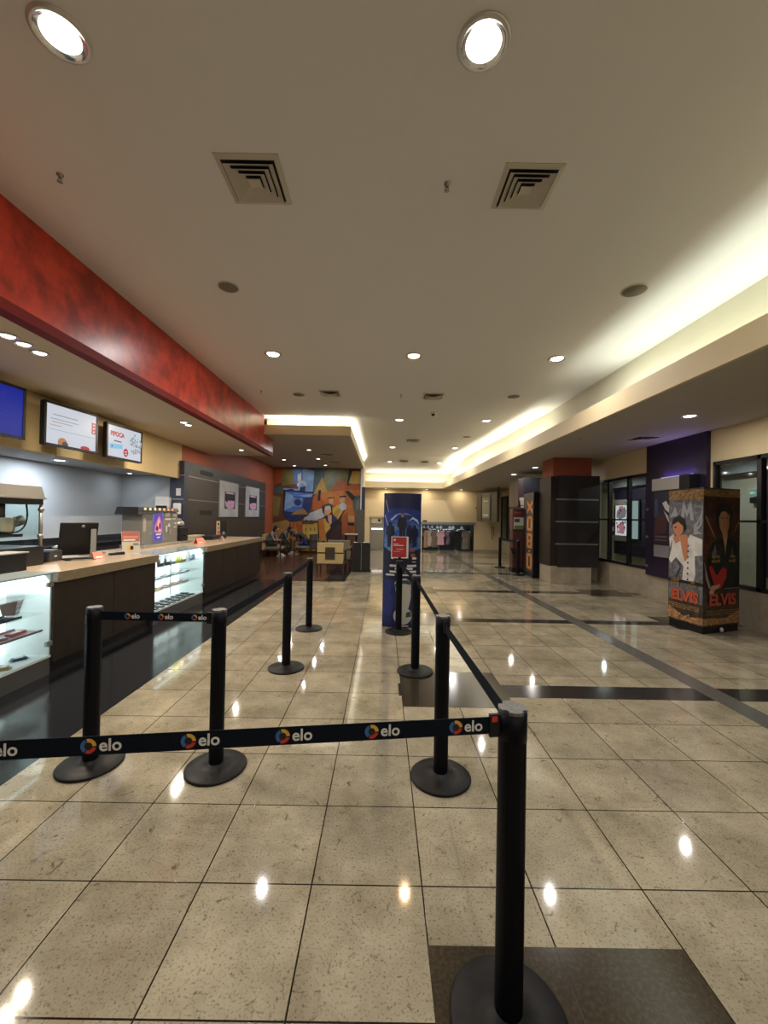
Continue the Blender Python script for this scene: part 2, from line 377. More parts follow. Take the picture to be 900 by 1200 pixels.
# the corridor seen through the windows
cor = mat('corridor_paint', (0.42, 0.39, 0.29), 0.6)
co = MB(); co.box((7.5, Y0, 0), (7.6, 20.4, 3.0)); co.box((XW+.12, 20.3, 0), (7.6, 20.4, 3.0)); struct('wall_corridor', co, cor)
co = MB(); co.box((XW+.12, Y0, 2.78), (7.6, 20.4, 2.86)); struct('trim_21', co, mat('corridor_ceiling', (0.35, 0.34, 0.31), 0.6))
co = MB(); co.box((7.2, Y0, 2.55), (7.5, 20.3, 2.78)); struct('trim_22', co, mat('corridor_bulkhead', (0.16, 0.17, 0.17), 0.6))
# wall behind the camera and the far left end closing the room
wk = MB(); wk.box((-6.0, Y0-.12, 0), (7.6, Y0, 4.0)); struct('wall_rear', wk, cream)
# ------------------------------------------------------------------ ceiling fixtures
trim_ring = mat('lamp_trim', (0.60, 0.58, 0.55), 0.3, metal=0.5)
reflector_m = mat('lamp_reflector', (0.75, 0.75, 0.75), 0.15, metal=0.9)
WARM = (1.0, .82, .60); NEUT = (1.0, .965, .94); COOL = (.82, .91, 1.0); ORNG = (1.0, .66, .34)
def downlight(x, y, z, r, label, power, col, lens=None, group=None, tilt=None):
    t = thing('ceiling_downlight', label, 'ceiling light', (x, y, z), 0, group)
    MB().lathe([(r*.86, -.004), (r*.90, -.016), (r*1.0, -.014), (r*1.06, -.004), (r*1.06, 0)], seg=36).build('trim_ring', trim_ring, t)
    MB().lathe([(r*.88, -.012), (r*.80, -.006), (r*.66, -.003)], seg=36).build('reflector', reflector_m, t)
    MB().lathe([(0.0001, -.016), (r*.35, -.0155), (r*.6, -.012), (r*.70, -.0035)], seg=36).build('lamp', lens or lamp_m, t)
    l = bpy.data.lights.new('downlight_lamp', 'AREA'); l.shape = 'DISK'; l.size = r*.32; l.energy = power; l.color = col
    lo = bpy.data.objects.new('downlight_lamp', l); C.objects.link(lo); lo.parent = t; lo.location = (0, 0, -.02)
    if tilt: t.rotation_euler = tilt
    return t
ROWS = ['nearest the camera, at the top edge of the view', 'second from the camera', 'third from the camera', 'fourth from the camera', 'last before the far cove']
PM = 28
def slope_z(y): return 3.9 - max(0, y-15.8)*.4/2.4*(.48/.483)
spots = [(-1.64, 1.99, 0, 'large round downlight at the upper left corner of the main ceiling'),
         (.458, 1.99, 0, 'large round downlight at the top centre of the main ceiling, before the vents'),
         (-1.66, 5.95, 1, 'round white downlight of the second row, beside the red beam'),
         (.41, 5.92, 1, 'orange-tinted downlight in the middle of the second ceiling row'),
         (2.51, 5.92, 1, 'round white downlight of the second row, beside the right cove'),
         (.357, 9.86, 2, 'left downlight of the third ceiling row, behind the dome camera'),
         (2.46, 9.79, 2, 'right downlight of the third ceiling row, by the right cove'),
         (.282, 13.77, 3, 'left downlight of the fourth ceiling row, far down the hall'),
         (2.39, 13.71, 3, 'right downlight of the fourth ceiling row, by the right cove'),
         (.24, 16.53, 4, 'left downlight of the last ceiling row before the far cove'),
         (2.27, 16.58, 4, 'right downlight of the last ceiling row before the far cove')]
for x, y, row, lb in spots:
    warm = 'orange' in lb
    z = 3.9 if y < 15.8 else 3.9-(y-15.8)*.48/2.9
    downlight(x, y, z, .125 if row < 3 else .12, lb, PM, ORNG if warm else NEUT, lamp_warm if warm else lamp_m)
for x in (.44, 2.5):  # unseen lamps, added to light the near floor
    downlight(x, -1.9, 3.9, .125, 'unseen round downlight added in the ceiling behind the photographer', PM, NEUT, group='unseen downlights added behind the camera')
downlight(2.51, 1.99, 3.9, .125, 'large round downlight of the first row, beside the right cove', PM, NEUT)
for x, y, p, lb in [(4.36, 5.78, 22, 'bright downlight in the low right soffit above the square film poster column'),
                 (4.25, 11.38, 14, 'downlight in the low right soffit beyond the red-topped pillar'),
                 (4.14, 12.9, 14, 'downlight in the low right soffit, second beyond the red-topped pillar')]:
    z = 3.06 if y < 9 else 3.06-(y-9)*.24/8.9
    downlight(x, y, z, .11, lb, p, (1, .93, .85))
for x, lb in ((.1, 'small downlight in the end soffit above the blue film totem'), (1.95, 'middle small downlight in the end soffit over the back wall'), (3.5, 'small downlight in the end soffit above the clothes shop')):
    downlight(x, 18.22, 2.81, .085, lb, 8, WARM)
for x, y, lb, pc in [(-2.22, 11.96, 'white downlight in the lounge ceiling nearest the hall', 9), (-3.5, 14.2, 'white downlight in the lounge ceiling nearest the poster wall', 9),
                     (-2.24, 13.82, 'middle downlight of the lounge ceiling, right column', 9), (-3.5, 15.86, 'downlight over the seated people by the mural', 7),
                     (-2.24, 15.55, 'bluish bright downlight in the lounge ceiling close to the mural', 16)]:
    downlight(x, y, 3.47, .085, lb, pc, COOL if 'bluish' in lb else NEUT, lamp_cool if 'bluish' in lb else lamp_m)
# twin and triple spots in the soffit over the counter
for x, y, lb in [(-3.30, 3.53, 'first spot of the triple lamp group in the soffit over the counter'), (-3.31, 3.70, 'middle spot of the triple lamp group in the soffit over the counter'),
                 (-3.33, 3.90, 'last, squarish spot of the triple lamp group over the counter'), (-3.36, 6.78, 'first spot of the pair in the counter soffit beyond the screens'),
                 (-3.38, 6.98, 'second spot of the pair in the counter soffit beyond the screens'), (-3.38, 9.6, 'single spot at the far end of the counter soffit')]:
    downlight(x, y, 3.06, .075, lb, 30, (1, .85, .66))
downlight(-5.23, 6.55, 2.36, .11, 'cold white spot under the screen bulkhead, lighting the grey kitchen wall', 34, COOL, lamp_cool)
downlight(-5.35, 8.55, 2.36, .075, 'small dim spot in the kitchen recess at the far end', 2.5, COOL, lamp_m)
downlight(-5.3, 3.2, 2.36, .10, 'cold white kitchen spot above the popcorn machine', 20, COOL, lamp_cool)
downlight(6.6, 12.0, 2.78, .09, 'corridor downlight seen through the glazing beside the red-topped pillar', 22, (.9, .95, 1), lamp_m)
downlight(6.55, 8.0, 2.78, .09, 'corridor downlight seen through the near right glazing', 22, (.9, .95, 1), lamp_m)

# cove lighting: lamp tubes lying in the troughs
COVE = (1.0, .96, .78)
def cove(name, a, b_, power, up, label, w=.06, col=COVE):
    a, b_ = V(a), V(b_); mid = (a+b_)/2; L = (b_-a).length
    t = thing('cove_lamp_tube', label, 'cove light', a)
    MB().cyl((0,0,0), b_-a, .013, seg=8).build('tube', emit('cove_tube', COVE, 2.0), t)
    hold = MB()
    for k in range(2):
        p = (b_-a)*(.02+.96*k); hold.box(p+V((-.02,-.02,-.045)), p+V((.02,.02,-.012)))
    hold.build('holder', white_plastic, t)
    l = bpy.data.lights.new('cove_lamp', 'AREA'); l.shape = 'RECTANGLE'; l.size = L; l.size_y = w; l.energy = power; l.color = col
    o = bpy.data.objects.new('cove_lamp', l); C.objects.link(o)
    X = (b_-a).normalized(); Z = -V(up).normalized(); Yv = Z.cross(X).normalized(); Z = X.cross(Yv)
    o.matrix_world = Matrix.Translation(mid + V(up).normalized()*.03) @ Matrix((X, Yv, Z)).transposed().to_4x4()
CP = 8.5
cove('a', (3.42, -3.5, 3.18), (3.42, 1.5, 3.18), 3.6*CP, (-.25, 0, 1), 'lamp tube in the right cove behind the camera')
cove('b', (3.42, 1.6, 3.18), (3.42, 6.1, 3.18), 4.5*CP*.6, (-.25, 0, 1), 'cool lamp tube in the right cove nearest the camera', col=(.93, 1.0, .82))
cove('c', (3.36, 8.6, 3.18), (3.06, 13.0, 3.07), 4.4*CP, (-.25, 0, 1), 'lamp tube in the middle of the right cove')
cove('d', (3.04, 13.1, 3.06), (2.78, 17.6, 2.94), 4.5*CP, (-.25, 0, 1), 'lamp tube at the far end of the right cove')
cove('e', (-.7, 18.09, 2.94), (2.7, 18.09, 2.94), 3.4*CP*.7, (0, -.25, 1), 'lamp tube in the cove across the end of the hall')
cove('f', (-2.85, 9.88, 3.58), (-1.0, 9.88, 3.58), 1.9*CP*.75, (0, -.35, 1), 'lamp tube in the cove at the front of the lounge ceiling')
cove('g', (-.945, 9.95, 3.58), (-.945, 16.4, 3.58), 6.4*CP*.65, (.35, 0, 1), 'lamp tube in the cove along the side of the lounge ceiling')

# vents
vent_m = mat('vent_enamel', (0.55, 0.51, 0.44), 0.5); vent_dark = mat('vent_dark', (0.02, 0.02, 0.02), 0.8)
def vent(x, y, z, s, label, n=4):
    t = thing('ceiling_vent', label, 'air vent', (x, y, z))
    h = s/2
    MB().box((-h*.86, -h*.86, -.004), (h*.86, h*.86, 0)).build('backing', vent_dark, t)
    def ring(mb, a, b_, za, zb):
        pa = [(-a,-a,za),(a,-a,za),(a,a,za),(-a,a,za)]; pb = [(-b_,-b_,zb),(b_,-b_,zb),(b_,b_,zb),(-b_,b_,zb)]
        mb.add(pa+pb, [(i,(i+1)%4,4+(i+1)%4,4+i) for i in range(4)])
        mb.add([(p[0],p[1],p[2]-.0015) for p in pa]+[(p[0],p[1],p[2]-.0015) for p in pb], [(i,(i+1)%4,4+(i+1)%4,4+i) for i in range(4)])
    f = MB(); ring(f, h, h*.84, -.002, -.014); f.box((-h,-h,-.005),(h,-h+.006,0)); f.box((-h,h-.006,-.005),(h,h,0)); f.box((-h,-h,-.005),(-h+.006,h,0)); f.box((h-.006,-h,-.005),(h,h,0))
    f.build('frame', vent_m, t)
    for k in range(n):
        a = h*(.78-.185*k); l = MB(); ring(l, a, max(a-h*.165, .012), -.030, -.010)
        if k == n-1: l.box((-(a-h*.06), -(a-h*.06), -.026), ((a-h*.06), (a-h*.06), -.022))
        l.build('louvre', vent_m, t)
    return t
vent(-.945, 2.845, 3.9, .43, 'large square ceiling diffuser left of centre, near the camera')
vent(.975, 2.86, 3.9, .40, 'large square ceiling diffuser right of centre, near the camera')
vent(-1.06, 7.82, 3.9, .40, 'square ceiling vent above the end of the red beam')
vent(.93, 7.87, 3.9, .40, 'square ceiling vent in front of the dome camera')
vent(.88, 12.47, 3.9, .42, 'square ceiling vent behind the dome camera')
vent(.80, 16.45, 3.795, .40, 'far left one of two ceiling vents before the end cove')
vent(1.64, 16.5, 3.787, .34, 'far right one of two ceiling vents before the end cove')
vent(4.74, 7.4, 3.06, .45, 'dark square vent in the low soffit above the purple panel')
vent(4.85, 11.6, 2.99, .45, 'dark vent in the low soffit behind the red-topped pillar')
vent(-1.79, 12.84, 3.47, .40, 'nearer air vent in the lounge ceiling')
vent(-1.78, 14.63, 3.47, .40, 'farther air vent in the lounge ceiling')
grille_m = mat('speaker_grille', (0.26, 0.23, 0.19), 0.7, noise=(400, (0.14, 0.12, 0.10), .45, .55))
def speaker(x, y, z, r, label):
    t = thing('ceiling_speaker', label, 'ceiling speaker', (x, y, z))
    MB().lathe([(0.0001, -.010), (r*.9, -.008), (r*.92, -.004)], seg=28).build('grille', grille_m, t)
    MB().lathe([(r*.9, -.009), (r, -.008), (r*1.02, 0)], seg=28).build('rim', vent_m, t)
speaker(-1.65, 4.20, 3.9, .105, 'round ceiling speaker between the left vent and red beam')
speaker(2.53, 4.12, 3.9, .125, 'round ceiling speaker beside the right cove, nearest the camera')
speaker(-1.69, 7.92, 3.9, .12, 'round ceiling speaker near the lounge cove corner')
speaker(2.48, 7.80, 3.9, .12, 'round ceiling speaker by the right cove, second from camera')
speaker(2.40, 11.79, 3.9, .12, 'round ceiling speaker by the right cove, farthest down the hall')
def sprinkler(x, y, z, label):
    t = thing('sprinkler_head', label, 'sprinkler', (x, y, z))
    MB().lathe([(.022, 0), (.022, -.006), (.010, -.010), (.009, -.026)], seg=14).build('body', dull_steel, t)
    MB().tube([(.009,0,-.024),(.014,0,-.036),(.003,0,-.05)], .0025, seg=6).tube([(-.009,0,-.024),(-.014,0,-.036),(-.003,0,-.05)], .0025, seg=6).lathe([(.0001,-.05),(.018,-.051),(.018,-.053),(.0001,-.054)], seg=12).build('deflector', dull_steel, t)
sprinkler(-2.31, 2.83, 3.9, 'small sprinkler head beside the red beam, near the camera')
sprinkler(.41, 2.84, 3.9, 'small sprinkler head between the two large square diffusers')
sprinkler(.31, 7.83, 3.9, 'small sprinkler head left of the vent near the dome camera')
sprinkler(-2.37, 7.74, 3.9, 'small sprinkler head above the far end of the red beam')
sprinkler(3.62, 7.48, 3.06, 'small sprinkler head in the low right soffit')
t = thing('dome_camera', 'white dome camera with a dark eye on the main ceiling', 'security camera', (1.09, 9.13, 3.9))
MB().lathe([(.075, 0), (.075, -.02), (.06, -.03), (.0001, -.032)], seg=24).build('housing', white_plastic, t)
MB().ball((0, 0, -.035), .042, seg=18).build('lens_dome', black_plastic, t.children[0])

# ------------------------------------------------------------------ queue barriers
cap_m = mat('grey_cap_plastic', (0.16, 0.155, 0.15), 0.5, noise=(90, (0.10, 0.10, 0.10), .4, .6))
def cap_mb():
    out = []
    for k in range(48):
        a = 2*PI*k/48; r = .0435
        if min((k-6) % 12, (6-k) % 12) <= 1: r = .034
        out.append((r*math.cos(a), r*math.sin(a)))
    return MB().prism(out, .948, .958)
def stanchion(x, y, label, rot=0.0):
    t = thing('barrier_post', label, 'queue barrier', (x, y, 0), rot, None)
    MB().lathe([(.0001, .0016), (.176, .0016), (.178, .006), (.178, .012), (.172, .017), (.10, .026), (.055, .032), (.050, .04), (.0001, .04)], seg=48).build('base', mat('black_base_metal', (0.008, 0.008, 0.009), 0.48, spec=0.2, noise=(30, (0.013, 0.012, 0.011), .4, .6)), t)
    p = MB().lathe([(.0425, .03), (.0425, .868)], seg=40)
    for k in range(4):
        a = PI/4+k*PI/2
        p.M = Matrix.Rotation(a, 4, 'Z'); p.box((.0415, -.004, .05), (.0438, .004, .86)); p.M = Matrix()
    p.build('post', black_metal, t)
    MB().lathe([(.0415, .862), (.0437, .864), (.0437, .948), (.0001, .948)], seg=40).build('cassette', black_metal, t)
    cap_mb().build('cap', cap_m, t)
    return t
belt_mats = [belt_m, white_ink, blue_ink, yellow_ink, red_ink, black_ink, black_plastic]
def logos(mb, O, U, N, L, s, start, gap):
    """round three-colour mark and the word elo, repeated along the webbing"""
    Z = V((0,0,1)); p = start
    while p + .125*s < L:
        c = O + U*p
        shapes = [(5, ell(.0245*s, 0, .0225*s, .0225*s, 22)), (2, arc(.0245*s, 0, .0115*s, .0225*s, 118, 236)), (3, arc(.0245*s, 0, .0115*s, .0225*s, 0, 104)), (4, arc(.0245*s, 0, .0115*s, .0225*s, 250, 346))]
        art(mb, c, U, Z, N, shapes, .0003)
        M = Matrix.Translation(c + U*(.086*s) + N*.0008) @ Matrix((U, Z, N)).transposed().to_4x4()
        mb.text('elo', .052*s, M, 1, .0003, bold=.0009)
        p += gap
def belt(post, q, side=1, start=.05, gap=.262, s=1.0, clip=False):
    """webbing from this post's cassette to the post at q; part of this post"""
    a = V((post.location.x, post.location.y, 0)); q = V((q[0], q[1], 0))
    U = (q-a).normalized(); L = (q-a).length - .045; N = V((U.y, -U.x, 0))*side
    mb = MB(); O = V((0,0,.905))
    for n0, n1, z0, z1, m, u0, u1 in ((-.0012, .0012, -.0255, .0255, 0, .044, L-.02), (-.006, .006, -.034, .034, 6, L-.03, L+.002), (-.007, .007, -.030, .030, 6, .038, .052)):
        ps = []
        for z in (z0, z1):
            for u, n in ((u0, n0), (u1, n0), (u1, n1), (u0, n1)): ps.append(O + U*u + N*n + V((0,0,z)))
        mb.hexa(ps, m)
    ps = []
    if clip:
      for z in (.012, .030):
        for u, n in ((L-.024, -.0065), (L-.006, -.0065), (L-.006, .0068), (L-.024, .0068)): ps.append(O+U*u+N*n+V((0,0,z)))
      mb.hexa(ps, 4)
    logos(mb, O + N*.0014, U, N, L-.03 if L > 1 else L+.02, s, start, gap)
    mb.build('belt', belt_mats, post)
S1 = (.412, 1.262); S2 = (-.984, 2.476); S3 = (-1.751, 2.489); S4 = (.368, 2.422); S5 = (-.945, 4.09); S6 = (-.978, 5.514); S7 = (.345, 4.06); S8 = (.232, 5.44); S0 = (-1.62, 1.0)
s1 = stanchion(*S1, 'black barrier post in the right foreground, cut by the bottom edge')
s2 = stanchion(*S2, 'black barrier post with round base, right one of the pair by the counter')
s3 = stanchion(*S3, 'black barrier post with round base, nearest the lit snack case')
s4 = stanchion(*S4, 'black barrier post just beyond the foreground post, on the right line')
s5 = stanchion(*S5, 'black barrier post in the middle of the left line, before the lounge')
s6 = stanchion(*S6, 'black barrier post at the far end of the left line')
s7 = stanchion(*S7, 'black barrier post in front of the blue film totem')
s0 = stanchion(*S0, 'black barrier post beyond the left edge that holds the long belt')
belt(s0, S1, 1, .05, .2565, .9, True)
belt(s3, S2, 1, .186, .205, .8)
belt(s2, S5, -1, .2, .262)
belt(s5, S6, -1, .2, .262)
belt(s1, S4, 1, .15, .262)
belt(s4, S7, 1, .15, .262)
belt(s7, S8, 1, .15, .262)
# the farthest post of the right line carries a framed notice
s8 = stanchion(*S8, 'black barrier post carrying a red notice, before the blue totem')
sg = MB(); sg.box((-.02, -.012, .958), (.02, .012, 1.01)); sg.build('sign_bracket', black_plastic, s8)
sg = MB(); sg.box((-.115, -.012, .985), (.115, .0, 1.275)); sgf = sg.build('sign_frame', mat('pale_frame', (0.62, 0.60, 0.56), 0.4), s8)
sg = MB(); RED = mat('red_notice', (0.36, 0.025, 0.022), 0.5)
art(sg, (-.115, -.012, .985), (1,0,0), (0,0,1), (0,-1,0), [(0, rect(.012, .014, .205, .282)), (1, ell(.045, .245, .014, .014, 12)), (1, rect(.03, .185, .10, .193)), (1, rect(.03, .168, .165, .176)), (1, rect(.07, .118, .16, .124)), (1, rect(.03, .09, .12, .093))], .001)
sg.build('notice', [RED, white_ink], sgf)
# two more posts far down on the right
s9 = stanchion(3.70, 12.78, 'black barrier post far down the hall, left of the maroon kiosk')
s10 = stanchion(3.72, 11.12, 'black barrier post in front of the maroon kiosk')
belt(s9, (3.72, 11.12), -1, .2, .4)
# ------------------------------------------------------------------ snack counter
TOP = .965; CX = -3.10; CB = -4.15
edge_m = mat('counter_edge_dark', (0.27, 0.21, 0.125), 0.35, noise=(30, (0.22, 0.17, 0.10), .4, .6))  # darker tan than the countertop, for the thin front facing
def cabinet(y0, y1, label):
    t = thing('counter_cabinet', label, 'counter', (CX, (y0+y1)/2, 0))
    MB().box((CX, y0, .10), (CB, y1, TOP-.10)).build('body', wood_dark, t, True)
    n = max(1, round((y1-y0)/.75)); p = MB()
    for k in range(n):
        a = y0+(y1-y0)*k/n; p.box((CX, a+.004, .11), (CX+.014, a+(y1-y0)/n-.004, TOP-.105))
    p.build('front_panel', wood_dark, t, True, .002)
    MB().box((CX-.05, y0, 0), (CB+.05, y1, .10)).build('toe_kick', black_plastic, t, True)
    return t
cabinet(3.84, 5.55, 'dark laminate counter cabinet between the two lit snack cases')
cabinet(7.08, 10.25, 'dark laminate counter cabinet at the far end, beyond the lit cases')
cabinet(-3.9, 2.25, 'dark laminate counter cabinet beyond the left edge of the view')
def slab(y0, y1, label):
    t = MB().box((CX+.05, y0, TOP-.10), (CB, y1, TOP))
    o = t.build('countertop', counter_top, None, bevel=.004); tag(o, label, 'countertop')
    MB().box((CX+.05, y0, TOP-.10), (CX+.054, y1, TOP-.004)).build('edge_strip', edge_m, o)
    return o
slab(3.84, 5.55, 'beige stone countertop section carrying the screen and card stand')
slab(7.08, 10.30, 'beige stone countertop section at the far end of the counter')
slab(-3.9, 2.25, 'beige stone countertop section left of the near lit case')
for y0, y1, lb in ((2.25, 3.84, 'near'), (5.55, 7.08, 'far')):
    o = MB().box((CX-.42, y0, TOP-.10), (CB, y1, TOP)).build('countertop', counter_top, None, bevel=.004)
    tag(o, 'beige stone countertop strip behind the glass top of the %s lit case' % lb, 'countertop')
case_white = mat('case_white_laminate', (0.80, 0.84, 0.84), 0.35)
shelf_glass = glass('shelf_glass', (0.95, 0.985, 0.98), 0.07)
led = emit('case_led', (.78, .96, 1.0), 2.5)
glow_back = emit('glow_back_panel', (.90, .98, 1.0), 2.3)  # glow added to the back panel to brighten the case interior
def case(y0, y1, label, power):
    t = thing('lit_display_case', label, 'display case', (CX, (y0+y1)/2, 0))
    z0 = .185; xb = CX-.42
    MB().box((CX-.01, y0, 0), (CB, y1, z0-.02)).build('plinth', mat('case_plinth_grey', (.085,.083,.078), .45), t, True)
    MB().box((CX, y0+.002, z0-.02), (xb, y1-.002, z0)).build('floor_panel', case_white, t, True)
    MB().box((xb, y0+.002, z0), (xb-.02, y1-.002, TOP-.10)).build('back_panel', glow_back, t, True)
    for y in (y0, y1-.016): MB().box((CX-.01, y+.001, z0), (xb, y+.015, TOP-.015)).build('side_panel', case_white, t, True)
    MB().box((CX+.045, y0+.003, TOP-.012), (xb, y1-.003, TOP)).build('glass_top', mat('frosted_glass_top', (0.30, 0.36, 0.36), 0.15), t, True)
    MB().box((CX+.004, y0+.018, z0), (CX+.012, y1-.018, TOP-.013)).build('front_glass', clear, t, True); fg = t.children[-1]
    for z in (.42, .58, .75):
        MB().box((CX-.05, y0+.02, z), (xb+.005, y1-.02, z+.008)).build('glass_shelf', shelf_glass, t, True)
    for z in (.30, .85):
        MB().box((CX-.005, y1-.075, z-.022), (CX+.022, y1-.012, z+.022)).build('glass_clamp', dull_steel, fg, True, .003)
    for yy in (y0+(y1-y0)*.42, y0+(y1-y0)*.80): MB().box((xb+.0, yy-.012, z0), (xb+.006, yy+.012, TOP-.10)).build('shelf_rail', mat('shelf_rail', (.45,.5,.52), .4), t, True)
    MB().cyl((CX-.05, y0+.06, TOP-.03), (CX-.05, y1-.06, TOP-.03), .012, seg=10).build('led_tube', led, t, True)
    l = area('case_lamp', (CX-.035, (y0+y1)/2, TOP-.065), (0,0,0), .07, (y1-y0)*.95, power, (.90, .97, 1.0))
    l.parent = t; l.location = V(l.location) - V(t.location); l.rotation_euler = (0, math.radians(52), 0)
case(2.25, 3.84, 'lit glass snack case nearest the camera, at the left edge', 10)
case(5.55, 7.08, 'lit glass snack case in the middle of the counter', 9)

# ---- snacks in the cases
def bmat(n, c): return mat('wrapper_'+n, c, .35)
WR = {'brown': bmat('brown', (.07,.035,.03)), 'black': bmat('black', (.015,.015,.02)), 'navy': bmat('navy', (.03,.07,.16)), 'red': bmat('red', (.42,.05,.05)), 'orange': bmat('orange', (.50,.22,.06)),
      'yellow': bmat('yellow', (.50,.42,.07)), 'grey': bmat('grey', (.22,.24,.25)), 'gold': bmat('gold', (.30,.22,.09)), 'mauve': bmat('mauve', (.22,.14,.17)), 'green': bmat('green', (.12,.22,.10))}
def carton(x, y, z, label):
    t = thing('snack_carton', label, 'snack', (x, y, z), math.radians(20))
    b = MB(); n = 4
    p0 = [(-.045,-.04,0),(.045,-.04,0),(.045,.04,0),(-.045,.04,0)]; p1 = [(-.075,-.07,.16),(.075,-.07,.16),(.075,.07,.16),(-.075,.07,.16)]
    b.hexa(p0+p1, 0)
    for k, (za, zb, m) in enumerate(((.02,.05,2),(.07,.09,1),(.105,.14,1))):
        f = lambda z: .04+.03*z/.16
        g = lambda z: .045+.03*z/.16
        b.poly([(g(za)+.001,-f(za)*.8,za),(g(za)+.001,f(za)*.8,za),(g(zb)+.001,f(zb)*.8,zb),(g(zb)+.001,-f(zb)*.8,zb)], m)
    b.build('carton', [WR['brown'], WR['mauve'], WR['grey']], t)
    r = MB(); r.box((-.078,-.073,.152),(.078,.073,.160)); r.build('rim', WR['black'], t)
    return t
carton(-3.36, 3.70, .588, 'dark printed popcorn carton on the middle shelf of the near lit case')
carton(-3.34, 3.43, .588, 'dark printed popcorn carton at the left edge of the near lit case')
def bar(x, y, z, rot, l, w, h, m, label, group, ink=None):
    b = MB(); b.box((-l/2,-w/2,0),(l/2,w/2,h),0)
    for e in (-1, 1): b.box((e*l/2,-w*.48,h*.35),(e*(l/2+.018),w*.48,h*.45),0)
    b.box((-l*.3,-w*.3,h),(l*.3,w*.3,h+.001),1)
    o = b.build('snack_pack', [WR[m], white_ink if not ink else WR[ink]], None, bevel=.004); o.location = (x,y,z); o.rotation_euler = (0,0,math.radians(rot))
    return tag(o, label, 'snack', group)
def tray(x, y, z, lx, ly, m, label, group=None):
    b = MB(); b.box((-lx/2,-ly/2,0),(lx/2,ly/2,.006),0); b.box((-lx/2,-ly/2,.006),(-lx/2+.006,ly/2,.02),0); b.box((lx/2-.006,-ly/2,.006),(lx/2,ly/2,.02),0)
    o = b.build('snack_tray', WR[m], None); o.location = (x,y,z); return tag(o, label, 'tray', group)
tray(-3.24, 3.44, .428, .26, .62, 'mauve', 'mauve tray on the lowest shelf of the near lit case')
tray(-3.24, 3.28, .588, .16, .62, 'black', 'dark tray on the middle shelf of the near lit case')
bar(-3.24, 3.40, .596, 80, .15, .05, .015, 'black', 'black bar lying on the dark tray, middle shelf of near case', None, 'grey')
bar(-3.24, 3.20, .596, 90, .15, .05, .015, 'grey', 'grey bar lying on the dark tray, nearest the left edge', None, 'black')
bar(-3.22, 3.40, .436, 70, .16, .06, .02, 'mauve', 'mauve pack lying on the mauve tray of the near case', None)
bar(-3.24, 3.62, .436, 95, .16, .06, .02, 'red', 'dull red pack lying on the mauve tray of the near case', None)
bar(-3.26, 3.42, .185, 85, .17, .05, .02, 'navy', 'blue bar lying on the white bottom of the near lit case', None)
bar(-3.26, 3.68, .185, 60, .10, .05, .025, 'navy', 'small blue pack on the bottom of the near lit case', None)
bar(-3.19, 3.44, .185, 40, .10, .06, .03, 'gold', 'small gold pack on the bottom of the near lit case', None)
def pouch(x, y, z, h, w, m, label, group=None, ink=None):
    b = MB(); n = 8; vs = []; fs = []
    lv = [0, .12, .35, .65, .88, 1.0]; th = [.25, .8, 1, .9, .5, .06]
    for i, (a, tt) in enumerate(zip(lv, th)):
        for k in range(12):
            ang = 2*PI*k/12; vs.append((.028*tt*math.cos(ang), w/2*math.copysign(abs(math.sin(ang))**.6, math.sin(ang)), a*h))
    for i in range(5):
        for k in range(12): fs.append((i*12+k, i*12+(k+1)%12, (i+1)*12+(k+1)%12, (i+1)*12+k))
    fs += [tuple(range(12))[::-1], tuple(range(60, 72))]
    b.add(vs, fs, 0, True)
    b.poly([(.030,-w*.26,h*.30),(.030,w*.26,h*.30),(.028,w*.24,h*.62),(.028,-w*.24,h*.62)], 1)
    o = b.build('snack_pouch', [WR[m], WR[ink] if ink else white_ink], None); o.location = (x,y,z); o.rotation_euler = (0,0,math.radians(-25))
    return tag(o, label, 'snack', group)
for y, m, h, lb, ink in [(5.88, 'black', .17, 'first black-and-white pouch on the top shelf of the middle case', 'grey'), (6.05, 'black', .17, 'second black-and-white pouch on the top shelf of the middle case', 'grey'),
                   (6.20, 'grey', .15, 'small grey pouch right of the black ones, top shelf of the middle case', None), (6.36, 'yellow', .18, 'large yellow pouch on the top shelf of the middle case', 'green'),
                   (6.53, 'gold', .16, 'dull gold pouch right of the yellow one, middle lit case', None), (6.84, 'grey', .16, 'lone grey pouch toward the right end of the top shelf', 'navy')]:
    pouch(-3.20, y, .758, h, .11, m, lb, None, ink)
G2 = 'flat snack packs on the middle shelf of the middle case'
for k in range(8):
    m = ['navy','grey','black','navy','green','grey','navy','black'][k]
    bar(-3.22-.03*(k%2), 5.78+.13*k, .588, 92, .10, .12, .012, m, 'flat snack pack in the row on the middle shelf, middle lit case', G2)
for k, m in enumerate(['yellow','red','orange','red','red','orange','red','mauve']):
    bar(-3.22-.03*(k%2), 5.78+.13*k, .428, 95, .10, .12, .014, m, 'warm-coloured snack pack in the row on the lowest glass shelf', 'warm snack packs on the lowest glass shelf')
for r in range(2):
    for k in range(8):
        bar(-3.18-.13*r, 5.68+.155*k+.07*r, .185, 0, .11, .075, .02, 'black', 'black snack pack in the two rows on the white case bottom', 'black snack packs on the bottom of the middle case', 'grey')

